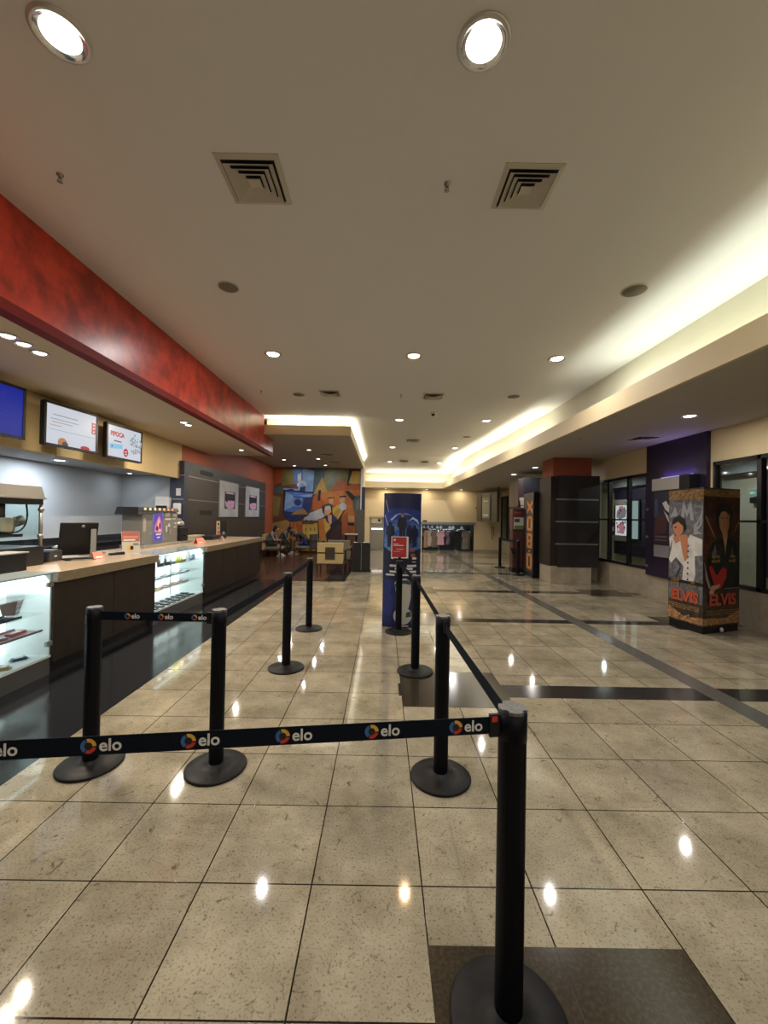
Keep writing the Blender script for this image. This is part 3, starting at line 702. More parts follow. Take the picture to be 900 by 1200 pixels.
# ------------------------------------------------------------------ things on the counter
# popcorn machine
t = thing('popcorn_machine', 'steel and glass popcorn machine standing behind the near lit case', 'popcorn machine', (-3.95, 3.72, TOP))
px0, px1, py0, py1 = -4.12, -3.60, 3.10, 4.33
MB().box((px0, py0, TOP), (px1, py1, TOP+.20)).build('base_cabinet', mat('machine_black', (.012,.012,.014), .35), t, True, .006)
r = MB(); r.box((px0-.01, py0-.01, 1.655), (px1+.012, py1+.012, 1.675)); r.build('roof_ledge', mat('ledge_steel', (.42,.39,.34), .4, .85), t, True, .003)
dst = mat('dull_roof_steel', (.30,.275,.235), .42, .85); r = MB(); r.hexa([(px0,py0,1.675),(px1,py0,1.675),(px1,py1,1.675),(px0,py1,1.675),(px0,py0,1.79),(px1-.02,py0+.02,1.79),(px1-.02,py1-.02,1.79),(px0,py1,1.79)]); r.build('roof', dst, t, True, .003)
MB().box((px0+.1, 3.84, 1.79), (px0+.3, 3.96, 1.815)).build('roof_vent', black_plastic, t, True)
MB().box((px0+.02, py0+.02, 1.60), (px1-.01, py1-.01, 1.655)).build('hood', black_plastic, t, True)
for x, y in ((px1-.02, py1-.025), (px1-.02, py0+.02), (px0+.02, py1-.025), (px0+.02, py0+.02)):
    p = MB(); p.cyl((x,y,TOP+.20),(x,y,1.60),.018, seg=12)
    for z in (1.27, 1.55): p.cyl((x,y,z-.02),(x,y,z+.02),.027, seg=12)
    p.build('corner_post', dull_steel, t, True)
for a, b_ in (((px1-.012, py0+.05, TOP+.21), (px1-.008, py1-.05, 1.60)), ((px0+.05, py1-.027, TOP+.21), (px1-.05, py1-.023, 1.60))):
    MB().box(a, b_).build('glass_pane', clear, t, True)
k = MB().lathe([(.0001,0),(.10,.0),(.125,.03),(.13,.15),(.135,.16),(.0001,.165)], (-3.80, 4.02, 1.30), 24).build('kettle', steel, t, True)
MB().cyl((-3.80,4.02,1.46),(-3.80,4.02,1.60),.05,seg=14).cyl((-3.76,4.10,1.40),(-3.72,4.20,1.44),.05,seg=14).build('kettle_motor', mat('motor_steel', (.16,.15,.15), .4, .6), k, True)
MB().box((-3.95, 3.70, TOP+.20), (-3.75, 3.86, 1.60)).box((-3.95, 3.80, 1.27), (-3.66, 4.14, 1.298)).build('kettle_arm', mat('dark_steel', (.06,.06,.065), .4, .6), t, True)
cb = [(-3.72, 4.24, 1.60)]
for q in range(1, 11):
    a = q/10; cb.append((-3.72+.02*a, 4.24+.03*math.sin(a*PI)-.18*a*a, 1.60-.29*math.sin(a*PI/2)))
MB().tube(cb, .008, seg=6).build('kettle_cable', black_plastic, k, True)
# black tray box at the counter front
t = thing('cash_box', 'flat black box with pale rim on the counter, at the left edge', 'box', (-3.60, 3.42, TOP))
MB().box((-3.86, 3.0, TOP), (-3.40, 3.90, TOP+.165)).build('body', black_plastic, t, True, .006)
MB().box((-3.87, 2.99, TOP+.165), (-3.39, 3.91, TOP+.178)).build('lid', mat('pale_edge', (.34,.33,.31), .4), t, True, .003)
t = thing('receipt_printer', 'dark receipt printer between the black box and the screen', 'printer', (-3.80, 4.60, TOP), math.radians(10))
MB().box((-.10,-.10,0),(.10,.13,.12)).build('body', mat('printer_grey', (.06,.06,.065), .45), t, bevel=.012)
MB().box((-.07,-.05,.12),(.09,.10,.128)).build('lid', black_plastic, t, bevel=.003)
MB().box((.10,-.03,.05),(.103,.02,.07)).build('button_plate', white_plastic, t)
t = thing('cable_bundle_box', 'small black box right behind the flat black box', 'box', (-3.92, 4.35, TOP))
MB().box((-.14,-.16,0),(.12,.14,.12)).build('body', black_plastic, t, bevel=.006)
MB().box((-.15,-.17,.12),(.13,.15,.13)).build('lid', mat('machine_black', (.012,.012,.014), .35), t)
# point-of-sale screen seen from behind
t = thing('sales_terminal', 'black sales terminal screen seen from behind on its silver foot', 'monitor', (-3.62, 4.86, TOP), math.radians(-38))
T = Matrix.Rotation(math.radians(14), 4, 'Y')
b = MB(); b.M = Matrix.Translation((-.03,0,.24)) @ T; b.box((-.025,-.19,-.20),(.012,.19,.20)); scr_ = b.build('screen', black_plastic, t, bevel=.01)
b = MB(); b.M = Matrix.Translation((-.03,0,.24)) @ T; b.lathe([(.0001,0),(.020,0),(.020,.002),(.0001,.002)],(0,0,0),20); b2 = MB(); b2.M = Matrix.Translation((-.03,0,.24)) @ T @ Matrix.Translation((.013,.03,.16)) @ Matrix.Rotation(PI/2,4,'Y'); b2.lathe([(.0001,0),(.018,0),(.018,.002),(.0001,.002)],(0,0,0),20)
b2.M = Matrix.Translation((-.03,0,.24)) @ T
b2.text('hp', .030, Matrix.Translation((.0155,.03,.16)) @ Matrix(((0,0,1,0),(1,0,0,0),(0,1,0,0),(0,0,0,1))), 1, .0004)
b2.build('round_badge', [mat('badge_silver', (.5,.5,.5), .3, .7), black_ink], scr_)
b = MB(); b.hexa([(.09,.08,.0),(.11,.08,.0),(.11,.14,.0),(.09,.14,0),(.045,.10,.36),(.06,.10,.36),(.06,.155,.36),(.045,.155,.36)]); b.build('foot', dull_steel, t, bevel=.004)
b = MB(); b.box((-.06,-.16,0),(.13,.16,.018)); b.build('foot_plate', black_plastic, t, bevel=.005)
b = MB().tube([(.05,-.15,.012),(.14,-.10,.008),(.17,0,.006),(.16,.12,.006)], .006, seg=6); b.build('cable', grey_plastic, t)
t = thing('webcam', 'small dark round webcam beside the terminal screen', 'webcam', (-3.86, 4.83, TOP))
MB().cyl((0,0,0),(0,0,.12),.012,seg=10).build('stem', black_plastic, t); MB().ball((0,0,.14),.045,sc=(1,1.3,.5)).build('head', dull_steel, t)
coral = mat('coral_card', (0.85, 0.26, 0.16), 0.45)
def tent(x, y, rot, label, w=.17, h=.075, m=coral):
    t = thing('table_tent', label, 'table sign', (x, y, TOP), math.radians(rot))
    MB().hexa([(-.05,-w/2,0),(-.046,-w/2,0),(-.046,w/2,0),(-.05,w/2,0),(-.003,-w*.40,h),(.0,-w*.40,h),(.0,w*.40,h),(-.003,w*.40,h)]).build('rear_leaf', m, t)
    MB().hexa([(.05,-w/2,0),(.046,-w/2,0),(.046,w/2,0),(.05,w/2,0),(.003,-w*.40,h),(.0,-w*.40,h),(.0,w*.40,h),(.003,w*.40,h)]).build('front_leaf', m, t)
    MB().hexa([(.042,-w*.3,.015),(.044,-w*.3,.015),(.044,w*.3,.015),(.042,w*.3,.015),(.018,-w*.3,.05),(.020,-w*.3,.05),(.020,w*.3,.05),(.018,w*.3,.05)]).build('print', white_ink, t)
tent(-3.46, 4.93, -10, 'coral folded card in front of the sales terminal', .16, .085)
tent(-3.52, 7.82, -5, 'wide coral folded card beyond the lit middle case', .30, .10)
tent(-3.38, 8.55, 10, 'pale pink folded card at the far end of the counter', .14, .10, mat('pink_card', (.62,.34,.30), .5))
t = thing('card_reader', 'dark card reader lying on the counter before the card stand', 'card reader', (-3.55, 5.44, TOP), math.radians(60))
b = MB(); b.hexa([(-.09,-.04,0),(.09,-.04,0),(.09,.04,0),(-.09,.04,0),(-.085,-.036,.025),(.085,-.034,.04),(.085,.034,.04),(-.085,.036,.025)]); b.build('body', black_plastic, t, bevel=.006)
b = MB(); b.hexa([(.02,-.025,.035),(.07,-.025,.039),(.07,.025,.039),(.02,.025,.035),(.02,-.025,.0375),(.07,-.025,.0415),(.07,.025,.0415),(.02,.025,.0375)]); b.build('display', mat('lcd_grey', (.35,.20,.22), .3), t)
MB().box((-.07,-.026,.026),(.0,.026,.030)).build('keypad', grey_plastic, t)
t = thing('keyboard', 'small grey keyboard lying behind the card reader', 'keyboard', (-3.86, 5.42, TOP), math.radians(5))
MB().box((-.07,-.17,0),(.07,.17,.018)).build('body', grey_plastic, t, bevel=.004)
k = MB()
for i in range(4):
    for j in range(10): k.box((-.055+.028*i,-.155+.031*j,.018),(-.033+.028*i,-.13+.031*j,.024))
k.build('keys', mat('keycap', (.09,.09,.09), .5), t)
t = thing('menu_card_stand', 'tilted menu card, red above and cream below, on the counter', 'menu card', (-3.60, 5.84, TOP), math.radians(-42))
T = Matrix.Rotation(math.radians(-14), 4, 'Y')
b = MB(); b.M = T; b.box((-.003,-.115,0),(.003,.115,.30)); 
b.M = T; art(b, (.003,-.115,0), (0,1,0), (0,0,1), (1,0,0), [(1, rect(.004,.15,.226,.296)), (2, rect(.02,.20,.21,.235)), (3, rect(.02,.165,.17,.185)), (1, rect(.03,.255,.12,.28)), (4, ell(.10,.065,.045,.03)), (5, ell(.12,.06,.022,.03)), (6, rect(.14,.10,.21,.125))])
b.build('card', [mat('menu_cream', (.55,.50,.40), .5), mat('menu_red', (.42,.12,.10), .5), mat('menu_orange', (.60,.25,.15), .5), white_ink, yellow_ink, wood_dark, grey_plastic], t)
MB().hexa([(-.10,-.05,0),(-.09,-.05,0),(-.09,.05,0),(-.10,.05,0),(-.045,-.05,.18),(-.04,-.05,.18),(-.04,.05,.18),(-.045,.05,.18)]).build('prop', clear, t)
# counter warmer with posters
t = thing('counter_warmer', 'steel counter cabinet with film poster and striped dark roof', 'food warmer', (-4.0, 6.98, TOP))
wx, wy0, wy1 = -3.80, 6.42, 7.52
mm = mat('warmer_steel', (.26,.25,.235), .42, .3)
MB().box((-4.12, wy0, TOP+.05), (wx, wy1, 1.56)).build('body', mm, t, True, .005)
MB().box((-4.14, wy0-.02, TOP), (wx+.06, wy1+.02, TOP+.05)).build('base_tray', steel, t, True, .003)
r = MB(); r.hexa([(-4.14,wy0-.16,1.50),(wx+.03,wy0-.16,1.50),(wx+.03,wy1,1.56),(-4.14,wy1,1.56),(-4.14,wy0-.10,1.62),(wx-.01,wy0-.10,1.62),(wx-.01,wy1,1.62),(-4.14,wy1,1.62)]); r.build('roof', black_plastic, t, True)
s = MB()
for i in range(7): s.hexa([(wx+.012+.0,wy0+.02+.14*i,1.573),(wx+.016,wy0+.02+.14*i,1.573),(wx+.016,wy0+.08+.14*i,1.573),(wx+.012,wy0+.08+.14*i,1.573),(wx-.006,wy0+.05+.14*i,1.612),(wx-.002,wy0+.05+.14*i,1.612),(wx-.002,wy0+.11+.14*i,1.612),(wx-.006,wy0+.11+.14*i,1.612)], 0 if i < 4 else 1)
s.build('roof_stripe', [mat('stripe_beige', (.50,.42,.25), .5), mat('stripe_orange', (.55,.22,.08), .5)], t, True)
p = MB(); p.box((wx, 6.72, 1.05), (wx+.012, 7.0, 1.55), 0)
art(p, (wx+.012, 6.72, 1.05), (0,1,0), (0,0,1), (1,0,0), [(1, rect(.015,.015,.265,.485)), (2, [(.02,.16),(.26,.14),(.24,.30),(.17,.44),(.12,.40),(.03,.26)]), (3, [(.05,.17),(.22,.17),(.18,.33),(.14,.40),(.10,.28)]), (4, ell(.10,.22,.04,.045)), (4, ell(.18,.26,.03,.06)), (5, rect(.06,.11,.22,.135)), (5, rect(.09,.06,.19,.08))])
p.build('film_poster', [emit('poster_blue_glow', (.20,.30,.75), .55), emit('poster_violet', (.16,.10,.55), .7), emit('poster_pink', (.80,.20,.30), .9), emit('poster_peach', (1.0,.45,.35), 1.0), emit('poster_dark', (.20,.05,.18), .6), white_ink], t, True)
q = MB()
art(q, (wx, wy0, 1.05), (0,1,0), (0,0,1), (1,0,0), [(0, rect(.04,.44,.20,.50)), (0, rect(.02,.18,.10,.40)), (1, rect(.66,.42,.82,.50)), (1, rect(.66,.36,.86,.39)), (1, rect(.92,.42,1.06,.47)), (1, rect(.90,.37,1.02,.39)), (1, [(.74,.24),(.84,.24),(.80,.30),(.77,.30)]), (1, rect(.68,.15,.73,.26)), (2, rect(.80,.10,.86,.20)), (1, ell(1.0,.30,.03,.02)), (1, rect(.94,.22,1.04,.24)), (0, rect(.16,.14,.24,.155))])
q.build('stickers', [mat('sticker_tan', (.42,.38,.30), .5), mat('sticker_white', (.58,.57,.54), .5), mat('sticker_grey', (.32,.31,.30), .5)], t, True)
# coffee grinder / dark machine right of it
t = thing('juice_machine', 'black machine with round steel bowl right of the counter warmer', 'coffee machine', (-4.02, 8.0, TOP))
MB().box((-.10,-.16,0),(.12,.16,.30)).build('body', black_plastic, t, bevel=.02)
MB().lathe([(.0001,.42),(.06,.42),(.10,.38),(.11,.34),(.08,.30),(.0001,.30)], seg=24).build('bowl', dull_steel, t)
MB().ball((.02,-.02,.43),.045).build('knob', chrome, t)
MB().box((.12,-.05,.12),(.17,.05,.15)).build('spout', black_plastic, t, bevel=.008)
MB().box((.06,-.14,.0),(.24,.14,.03)).build('drip_tray', dull_steel, t, bevel=.004)
t = thing('paper_towel_dispenser', 'white paper towel dispenser on the grey kitchen end wall', 'dispenser', (-4.82, 8.93, 1.62))
MB().box((-.16,-.10,0),(.16,.10,.27)).build('cover', white_plastic, t, bevel=.04, seg=4); MB().box((-.12,-.102,.02),(.12,-.09,.07)).build('slot', black_plastic, t)
t = thing('soap_dispenser', 'small white soap dispenser on the dark panel end', 'dispenser', (-4.50, 8.873, 1.50))
MB().box((-.07,-.06,0),(.07,.06,.25)).build('body', white_plastic, t, bevel=.025, seg=3); MB().box((-.03,-.066,.0),(.03,-.055,.05)).build('lever', grey_plastic, t)
# far-end sales terminal
t = thing('cash_register', 'black sales terminal at the far end with a tall printed card', 'cash register', (-3.86, 9.55, TOP))
MB().box((-.26,-.75,0),(.18,.02,.085)).build('drawer', black_plastic, t, bevel=.01)
MB().box((-.05,.12,.10),(-.02,.55,.42)).build('screen', black_plastic, t, bevel=.01)
MB().cyl((-.035,.33,0),(-.035,.33,.14),.03,seg=12).lathe([(.0001,.012),(.11,.012),(.11,0),(.0001,0)],(-.035,.33,0),20).build('stand', grey_plastic, t)
b = MB(); b.box((.04,-.22,.085),(.052,-.04,.40),0); art(b, (.052,-.22,.085), (0,1,0),(0,0,1),(1,0,0), [(1, rect(.04,.22,.14,.27)), (1, rect(.06,.13,.12,.18)), (2, rect(.03,.03,.15,.09))]); b.build('printed_card', [mat('card_beige', (.58,.43,.27), .5), wood_dark, red_ink], t)
b = MB().tube([(.10,.02,.02),(.10,.10,.14),(.12,.18,.02)], .008, seg=6).tube([(.12,.0,.01),(.05,-.05,.09)], .01, seg=6); b.build('wire_stand', dull_steel, t)
t = thing('paper_box', 'low beige box behind the wide coral card', 'box', (-4.02, 8.72, TOP))
MB().box((-.10,-.24,0),(.10,.20,.10)).build('body', mat('box_beige', (.42,.36,.25), .6), t, bevel=.004); MB().box((-.11,-.25,.07),(.11,.21,.105)).build('lid', mat('box_beige_lid', (.46,.40,.28), .6), t, bevel=.004)
# kitchen worktop along the grey wall
t = thing('kitchen_worktop', 'black worktop unit along the grey kitchen wall', 'worktop', (-5.5, 3.0, 0))
MB().box((-5.78, -3.8, .10), (-5.22, 8.95, .93)).build('body', mat('kitchen_black', (.016,.016,.018), .4), t, True)
MB().box((-5.795, -3.85, .93), (-5.18, 9.0, .97)).build('top', black_granite, t, True)
MB().box((-5.795, -3.85, .97), (-5.77, 9.0, 1.06)).build('upstand', black_granite, t, True)
MB().box((-5.70, -3.8, 0), (-5.30, 8.9, .10)).build('toe_kick', black_plastic, t, True)

# ------------------------------------------------------------------ screens on the bulkhead
def tv(x, y, z, w, h, rot, label, scr, mats_):
    t = thing('wall_screen', label, 'television', (x, y, z), math.radians(rot))
    MB().box((-.05,-w/2,-h/2),(.012,w/2,h/2)).build('housing', black_plastic, t, bevel=.008)
    fr = MB()
    for a, c in (((-w/2,-h/2),(w/2,-h/2+.03)),((-w/2,h/2-.03),(w/2,h/2)),((-w/2,-h/2),(-w/2+.03,h/2)),((w/2-.03,-h/2),(w/2,h/2))): fr.box((.012,a[0],a[1]),(.022,c[0],c[1]))
    fr.build('bezel', black_plastic, t)
    s = MB(); s.box((.012,-w/2+.03,-h/2+.03),(.0145,w/2-.03,h/2-.03),0)
    art(s, (.0145,-w/2+.03,-h/2+.03), (0,(w-.06),0), (0,0,(h-.06)), (1,0,0), scr, .0006)
    s = s.build('screen', mats_, t)
    MB().box((-.22,-.10,-.08),(-.05,.10,.08)).build('wall_bracket', black_metal, t)
    return t
SW = emit('screen_white', (.86,.90,1.0), .66); SR = emit('screen_red', (.62,.03,.05), .75); SG = emit('screen_grey', (.40,.43,.50), .7); SB = emit('screen_blue', (.010,.035,.62), .42); SB2 = emit('screen_bright_blue', (.05,.22,.90), .6)
SC = emit('screen_cyan', (.25,.62,.95), .8); SO = emit('screen_orange', (.62,.26,.12), .7); SK = emit('screen_dark', (.08,.09,.12), .6)
tv(-4.26, 4.06, 2.655, 1.36, .60, -4, 'leftmost wall screen, showing plain deep blue', [(1, ell(.62,.40,.035,.09)), (1, [(.40,.392),(.90,.40),(.40,.408)])], [SB, SB2])
lines = [(1, rect(.12,.74,.60,.765)), (1, rect(.08,.63,.62,.65)), (1, rect(.10,.555,.50,.575)), (2, rect(.06,.47,.28,.485)), (1, rect(.06,.36,.97,.372)), (3, rect(.90,.48,.99,.80)), (0, rect(.925,.52,.965,.56)), (0, rect(.925,.62,.965,.66)), (0, rect(.925,.72,.965,.75)), (4, ell(.30,.06,.09,.13)), (5, ell(.35,.03,.06,.07)), (3, ell(.76,.03,.10,.06))]
tv(-4.24, 5.50, 2.655, .82, .565, -7, 'middle wall screen, white with lines of text and a red tab', lines, [SW, SG, SO, SR, SO, SK])
pop = [(3, ell(.80,.60,.21,.30)), (1, rect(.0,.0,.0001,.0001)), (4, [(.05,.24),(.42,.30),(.42,.44),(.05,.40)]), (5, rect(.10,.30,.13,.36)), (1, ell(.52,.20,.075,.14)), (0, rect(.48,.21,.56,.24)), (0, rect(.48,.13,.56,.16)), (5, rect(.16,.50,.38,.535))]
random.seed(3)
for k in range(64):
    a = random.uniform(0, 2*PI); r_ = math.sqrt(random.random()); pop.append(((2 if k % 3 else 6), ell(.80+.17*r_*math.cos(a), .53+.34*r_*math.sin(a), .028, .045, 8)))
t3 = tv(-4.24, 6.62, 2.65, .80, .545, -5, 'rightmost wall screen, advertising popcorn in red letters', pop, [SW, SR, SG, emit('screen_pale', (.70,.82,.90), .75), SC, SK, SW])
w3 = MB(); w3.text('PIPOCA', .098, Matrix.Translation((.0165, -.175, .115)) @ Matrix(((0,0,1,0),(1,0,0,0),(0,1,0,0),(0,0,0,1))), 0, .0004, squash=.86, bold=.005); w3.build('screen_lettering', SR, [c for c in t3.children if c.name.startswith('screen')][0])

# ------------------------------------------------------------------ dark panel wall with poster frames
t = thing('wall_cladding', 'dark laminate wall cladding with metal strips beyond the counter', 'wall panel', (-4.5, 12.2, 0))
MB().box((-4.5, 9.14, 0), (-4.40, 15.15, 2.70)).build('panel', slate_panel, t, True)
MB().box((-4.70, 8.94, 0), (-4.39, 9.028, 2.69)).box((-4.5,9.028,0),(-4.39,9.14,2.69)).build('end_panel', navy_panel, t, True)
for z in (1.83, 2.36):
    MB().box((-4.40, 9.14, z), (-4.392, 15.15, z+.022)).box((-4.70, 8.932, z), (-4.39, 8.94, z+.022)).build('metal_strip', dull_steel, t, True)
MB().box((-4.56, 8.93, 1.92), (-4.46, 8.94, 2.08)).build('switch_plate', white_plastic, t, True)
for z in (1.50, 2.47):
    g = MB(); g.box((-4.40, 9.75, z), (-4.396, 10.45, z+.11), 0)
    for k in range(5): g.box((-4.396, 9.77, z+.012+.02*k), (-4.390, 10.43, z+.020+.02*k), 1)
    g.build('air_grille', [vent_dark, mat('grille_dark', (.03,.028,.026), .5)], t, True)
frame_silver = mat('frame_silver', (.32,.33,.34), .35, .3)
print_silver = mat('print_silver', (.50,.53,.56), .45, noise=(2.5, (.42,.45,.49), .4, .6))
pink_ink = mat('pink_ink', (.66,.38,.60), .5)
for yc, w, lb in ((11.55, 1.40, 'silver-grey film poster of a face in dark glasses, nearer the counter'), (13.6, 1.42, 'silver-grey film poster of a face in dark glasses, nearer the mural')):
    t = thing('wall_poster', lb, 'poster', (-4.40, yc, 1.94))
    MB().box((0,-w/2,-.50),(.03,w/2,.50)).build('frame', frame_silver, t, bevel=.004)
    p = MB(); p.box((.030,-w/2+.02,-.48),(.0315,w/2-.02,.48), 0)
    art(p, (.0315,-w/2,-.5), (0,w,0), (0,0,1), (1,0,0), [(1, rect(.24,.24,.80,.72)), (2, [(.26,.46),(.36,.42),(.45,.50),(.52,.44),(.60,.52),(.76,.46),(.74,.30),(.66,.245),(.42,.245),(.30,.30)]), (2, [(.28,.66),(.74,.66),(.72,.70),(.30,.71)]), (1, [(.30,.56),(.48,.54),(.46,.47),(.34,.48)]), (1, [(.54,.54),(.74,.56),(.70,.47),(.56,.48)]), (1, rect(.46,.36,.60,.365)), (3, rect(.36,.665,.66,.685))], .0015)
    p.build('print', [print_silver, black_ink, pink_ink, white_ink], t)
# ------------------------------------------------------------------ mural
MU = {}
def mu(n, c, c2=None):
    MU[n] = mat('mural_'+n, c, .5, noise=(1.6, c2 or tuple(x*.6 for x in c), .35, .65)); return MU[n]
mcols = [('ochre',(.42,.24,.06)),('orange',(.55,.17,.03)),('deep_orange',(.42,.10,.02)),('olive',(.20,.17,.05)),('brown',(.14,.05,.02)),('blue',(.03,.08,.30)),('pale_blue',(.22,.36,.62)),('navy',(.015,.03,.12)),('white',(.50,.52,.54)),('black',(.012,.010,.012)),('teal',(.07,.11,.10)),('yellow',(.60,.38,.06)),('flesh',(.62,.32,.16)),('grey',(.16,.16,.17)),('plum',(.05,.015,.02)),('mid_blue',(.07,.16,.45))]
mi = {}
for i, (n, c) in enumerate(mcols): mu(n, c); mi[n] = i
def mp(pts): return [(-4.833+x*.004636, 3.55-y*.004636) for x, y in pts]
shapes = [('deep_orange', [(60,20),(150,20),(150,140),(60,190)]), ('olive', [(150,20),(240,30),(270,160),(140,180)]), ('teal', [(40,190),(150,190),(190,250),(60,250)]),
 ('brown', [(40,250),(170,250),(160,480),(30,490)]), ('olive', [(60,260),(140,280),(120,450),(40,450)]), ('mid_blue', [(240,20),(330,20),(340,200),(260,160)]), ('pale_blue', [(330,20),(430,40),(420,240),(330,240)]),
 ('teal', [(430,20),(520,20),(560,120),(520,240),(430,240)]), ('ochre', [(500,100),(560,240),(420,250)]), ('olive', [(540,20),(740,20),(720,210),(560,240),(510,130)]), ('deep_orange', [(640,120),(850,160),(850,220),(560,250)]),
 ('black', [(735,30),(760,30),(760,150),(720,170)]), ('yellow', [(765,40),(850,40),(850,150),(735,148)]), ('grey', ell(560,130,42,48)), ('olive', ell(550,125,30,38)),
 ('orange', [(420,270),(480,240),(720,205),(850,205),(850,600),(680,600),(690,420),(600,380),(420,390)]), ('deep_orange', [(420,270),(470,255),(540,330),(510,370),(420,390)]),
 ('black', [(470,212),(492,212),(486,305),(464,305)]), ('white', [(360,430),(500,372),(530,440),(480,480),(340,480)]), ('navy', [(150,400),(330,430),(380,440),(270,500),(200,490)]),
 ('black', [(165,220),(430,228),(420,300),(385,440),(160,400)]), ('mid_blue', [(180,226),(424,244),(390,432),(170,400)]), ('pale_blue', [(184,230),(250,268),(242,365),(174,396)]), ('blue', [(250,268),(350,275),(335,368),(242,362)]), ('navy', [(350,275),(424,244),(390,432),(335,368)]), ('pale_blue', [(300,262),(424,246),(410,272),(350,276)]), ('pale_blue', [(250,285),(330,288),(326,362),(244,358)]), ('blue', ell(290,322,36,34)), ('navy', ell(290,324,24,24)), ('ochre', [(300,385),(350,385),(388,428),(230,432)]),
 ('pale_blue', [(160,198),(290,205),(290,170),(330,140),(360,160),(345,220),(160,215)]), ('white', [(285,80),(315,60),(318,130),(285,140)]), ('white', arc(325,175,18,45,170,360)), ('navy', [(310,190),(355,180),(350,225),(300,225)]), ('navy', [(220,205),(250,205),(250,222),(175,222)]),
 ('ochre', [(30,520),(190,478),(260,520),(470,500),(480,750),(30,750)]), ('yellow', [(330,520),(468,505),(470,740),(350,745)]), ('orange', [(215,500),(330,490),(330,580),(215,540)]), ('deep_orange', [(290,520),(335,510),(340,600),(290,590)]), ('brown', [(330,490),(440,500),(430,515),(330,510)]), ('black', [(360,490),(370,470),(382,490)]), ('black', [(400,492),(412,474),(424,492)]),
 ('flesh', [(560,290),(600,280),(605,340),(570,350)]), ('flesh', [(660,275),(708,270),(705,315),(655,320)]), ('black', [(555,278),(612,270),(612,278),(555,286)]), ('black', [(655,262),(718,256),(716,266),(655,271)]), ('yellow', [(590,370),(690,320),(720,370),(650,470),(600,420)]), ('ochre', [(600,420),(690,330),(640,460)]), ('white', ell(688,352,32,34)), 
 ('deep_orange', [(680,430),(730,400),(730,600),(675,600)]), ('flesh', [(735,430),(790,440),(790,490),(740,490)]), ('black', [(735,492),(790,494),(790,520),(735,515)]), ('deep_orange', [(735,520),(790,525),(780,580),(735,580)]), ('teal', [(770,260),(850,250),(850,620),(800,600),(800,440),(780,360)]), ('grey', [(800,300),(840,280),(830,430),(800,430)]), ('black', [(700,215),(740,215),(800,270),(770,300)]), ('navy', [(800,450),(830,440),(835,600),(800,600)]),
 ('black', [(470,470),(540,448),(640,470),(682,490),(684,640),(520,690),(480,690)]), ('orange', [(476,474),(540,455),(556,560),(520,680),(490,680)]), ('yellow', [(520,462),(560,470),(585,540),(545,590),(530,540)]), ('plum', [(600,560),(680,490),(682,630),(560,650)]), ('navy', [(530,452),(560,440),(620,446),(640,472),(600,500),(580,520),(550,490)]), ('flesh', [(560,430),(590,420),(592,500),(575,520),(560,470)]),
 ('black', [(505,350),(560,330),(595,345),(598,420),(540,440),(515,410)]), ('flesh', [(520,372),(575,352),(590,400),(560,432),(530,436)]), ('white', [(530,355),(575,345),(585,375),(540,385)]), ('brown', [(505,345),(560,325),(600,340),(598,358),(560,345),(520,362)]), ('black', [(512,370),(522,366),(528,405),(516,405)]),
 ('black', [(700,380),(708,386),(545,650),(530,660)]), ('ochre', [(480,640),(540,600),(560,690),(490,690)]), ('black', [(480,668),(530,655),(560,680),(480,690)])]
for y in (545, 600):
    for x in (370, 408, 446): shapes.append(('black', [(x-4,y),(x+4,y),(x+2,y+28),(x-3,y+28)]))
for i, x in enumerate((225, 255, 285)): shapes.append(('brown', [(x,505),(x+10,505),(x+5,560)]))
m = MB(); m.box((-4.48, 16.585, .02), (-.93, 16.597, 3.46), mi['brown'])
art(m, (0, 16.585, 0), (1,0,0), (0,0,1), (0,-1,0), [(mi[n], mp(p)) for n, p in shapes], .0006)
o = m.build('wall_mural_painting', [MU[n] for n, _ in mcols]); tag(o, 'colourful angular mural of a blue lamp and a jacketed man on the lounge wall', 'mural')

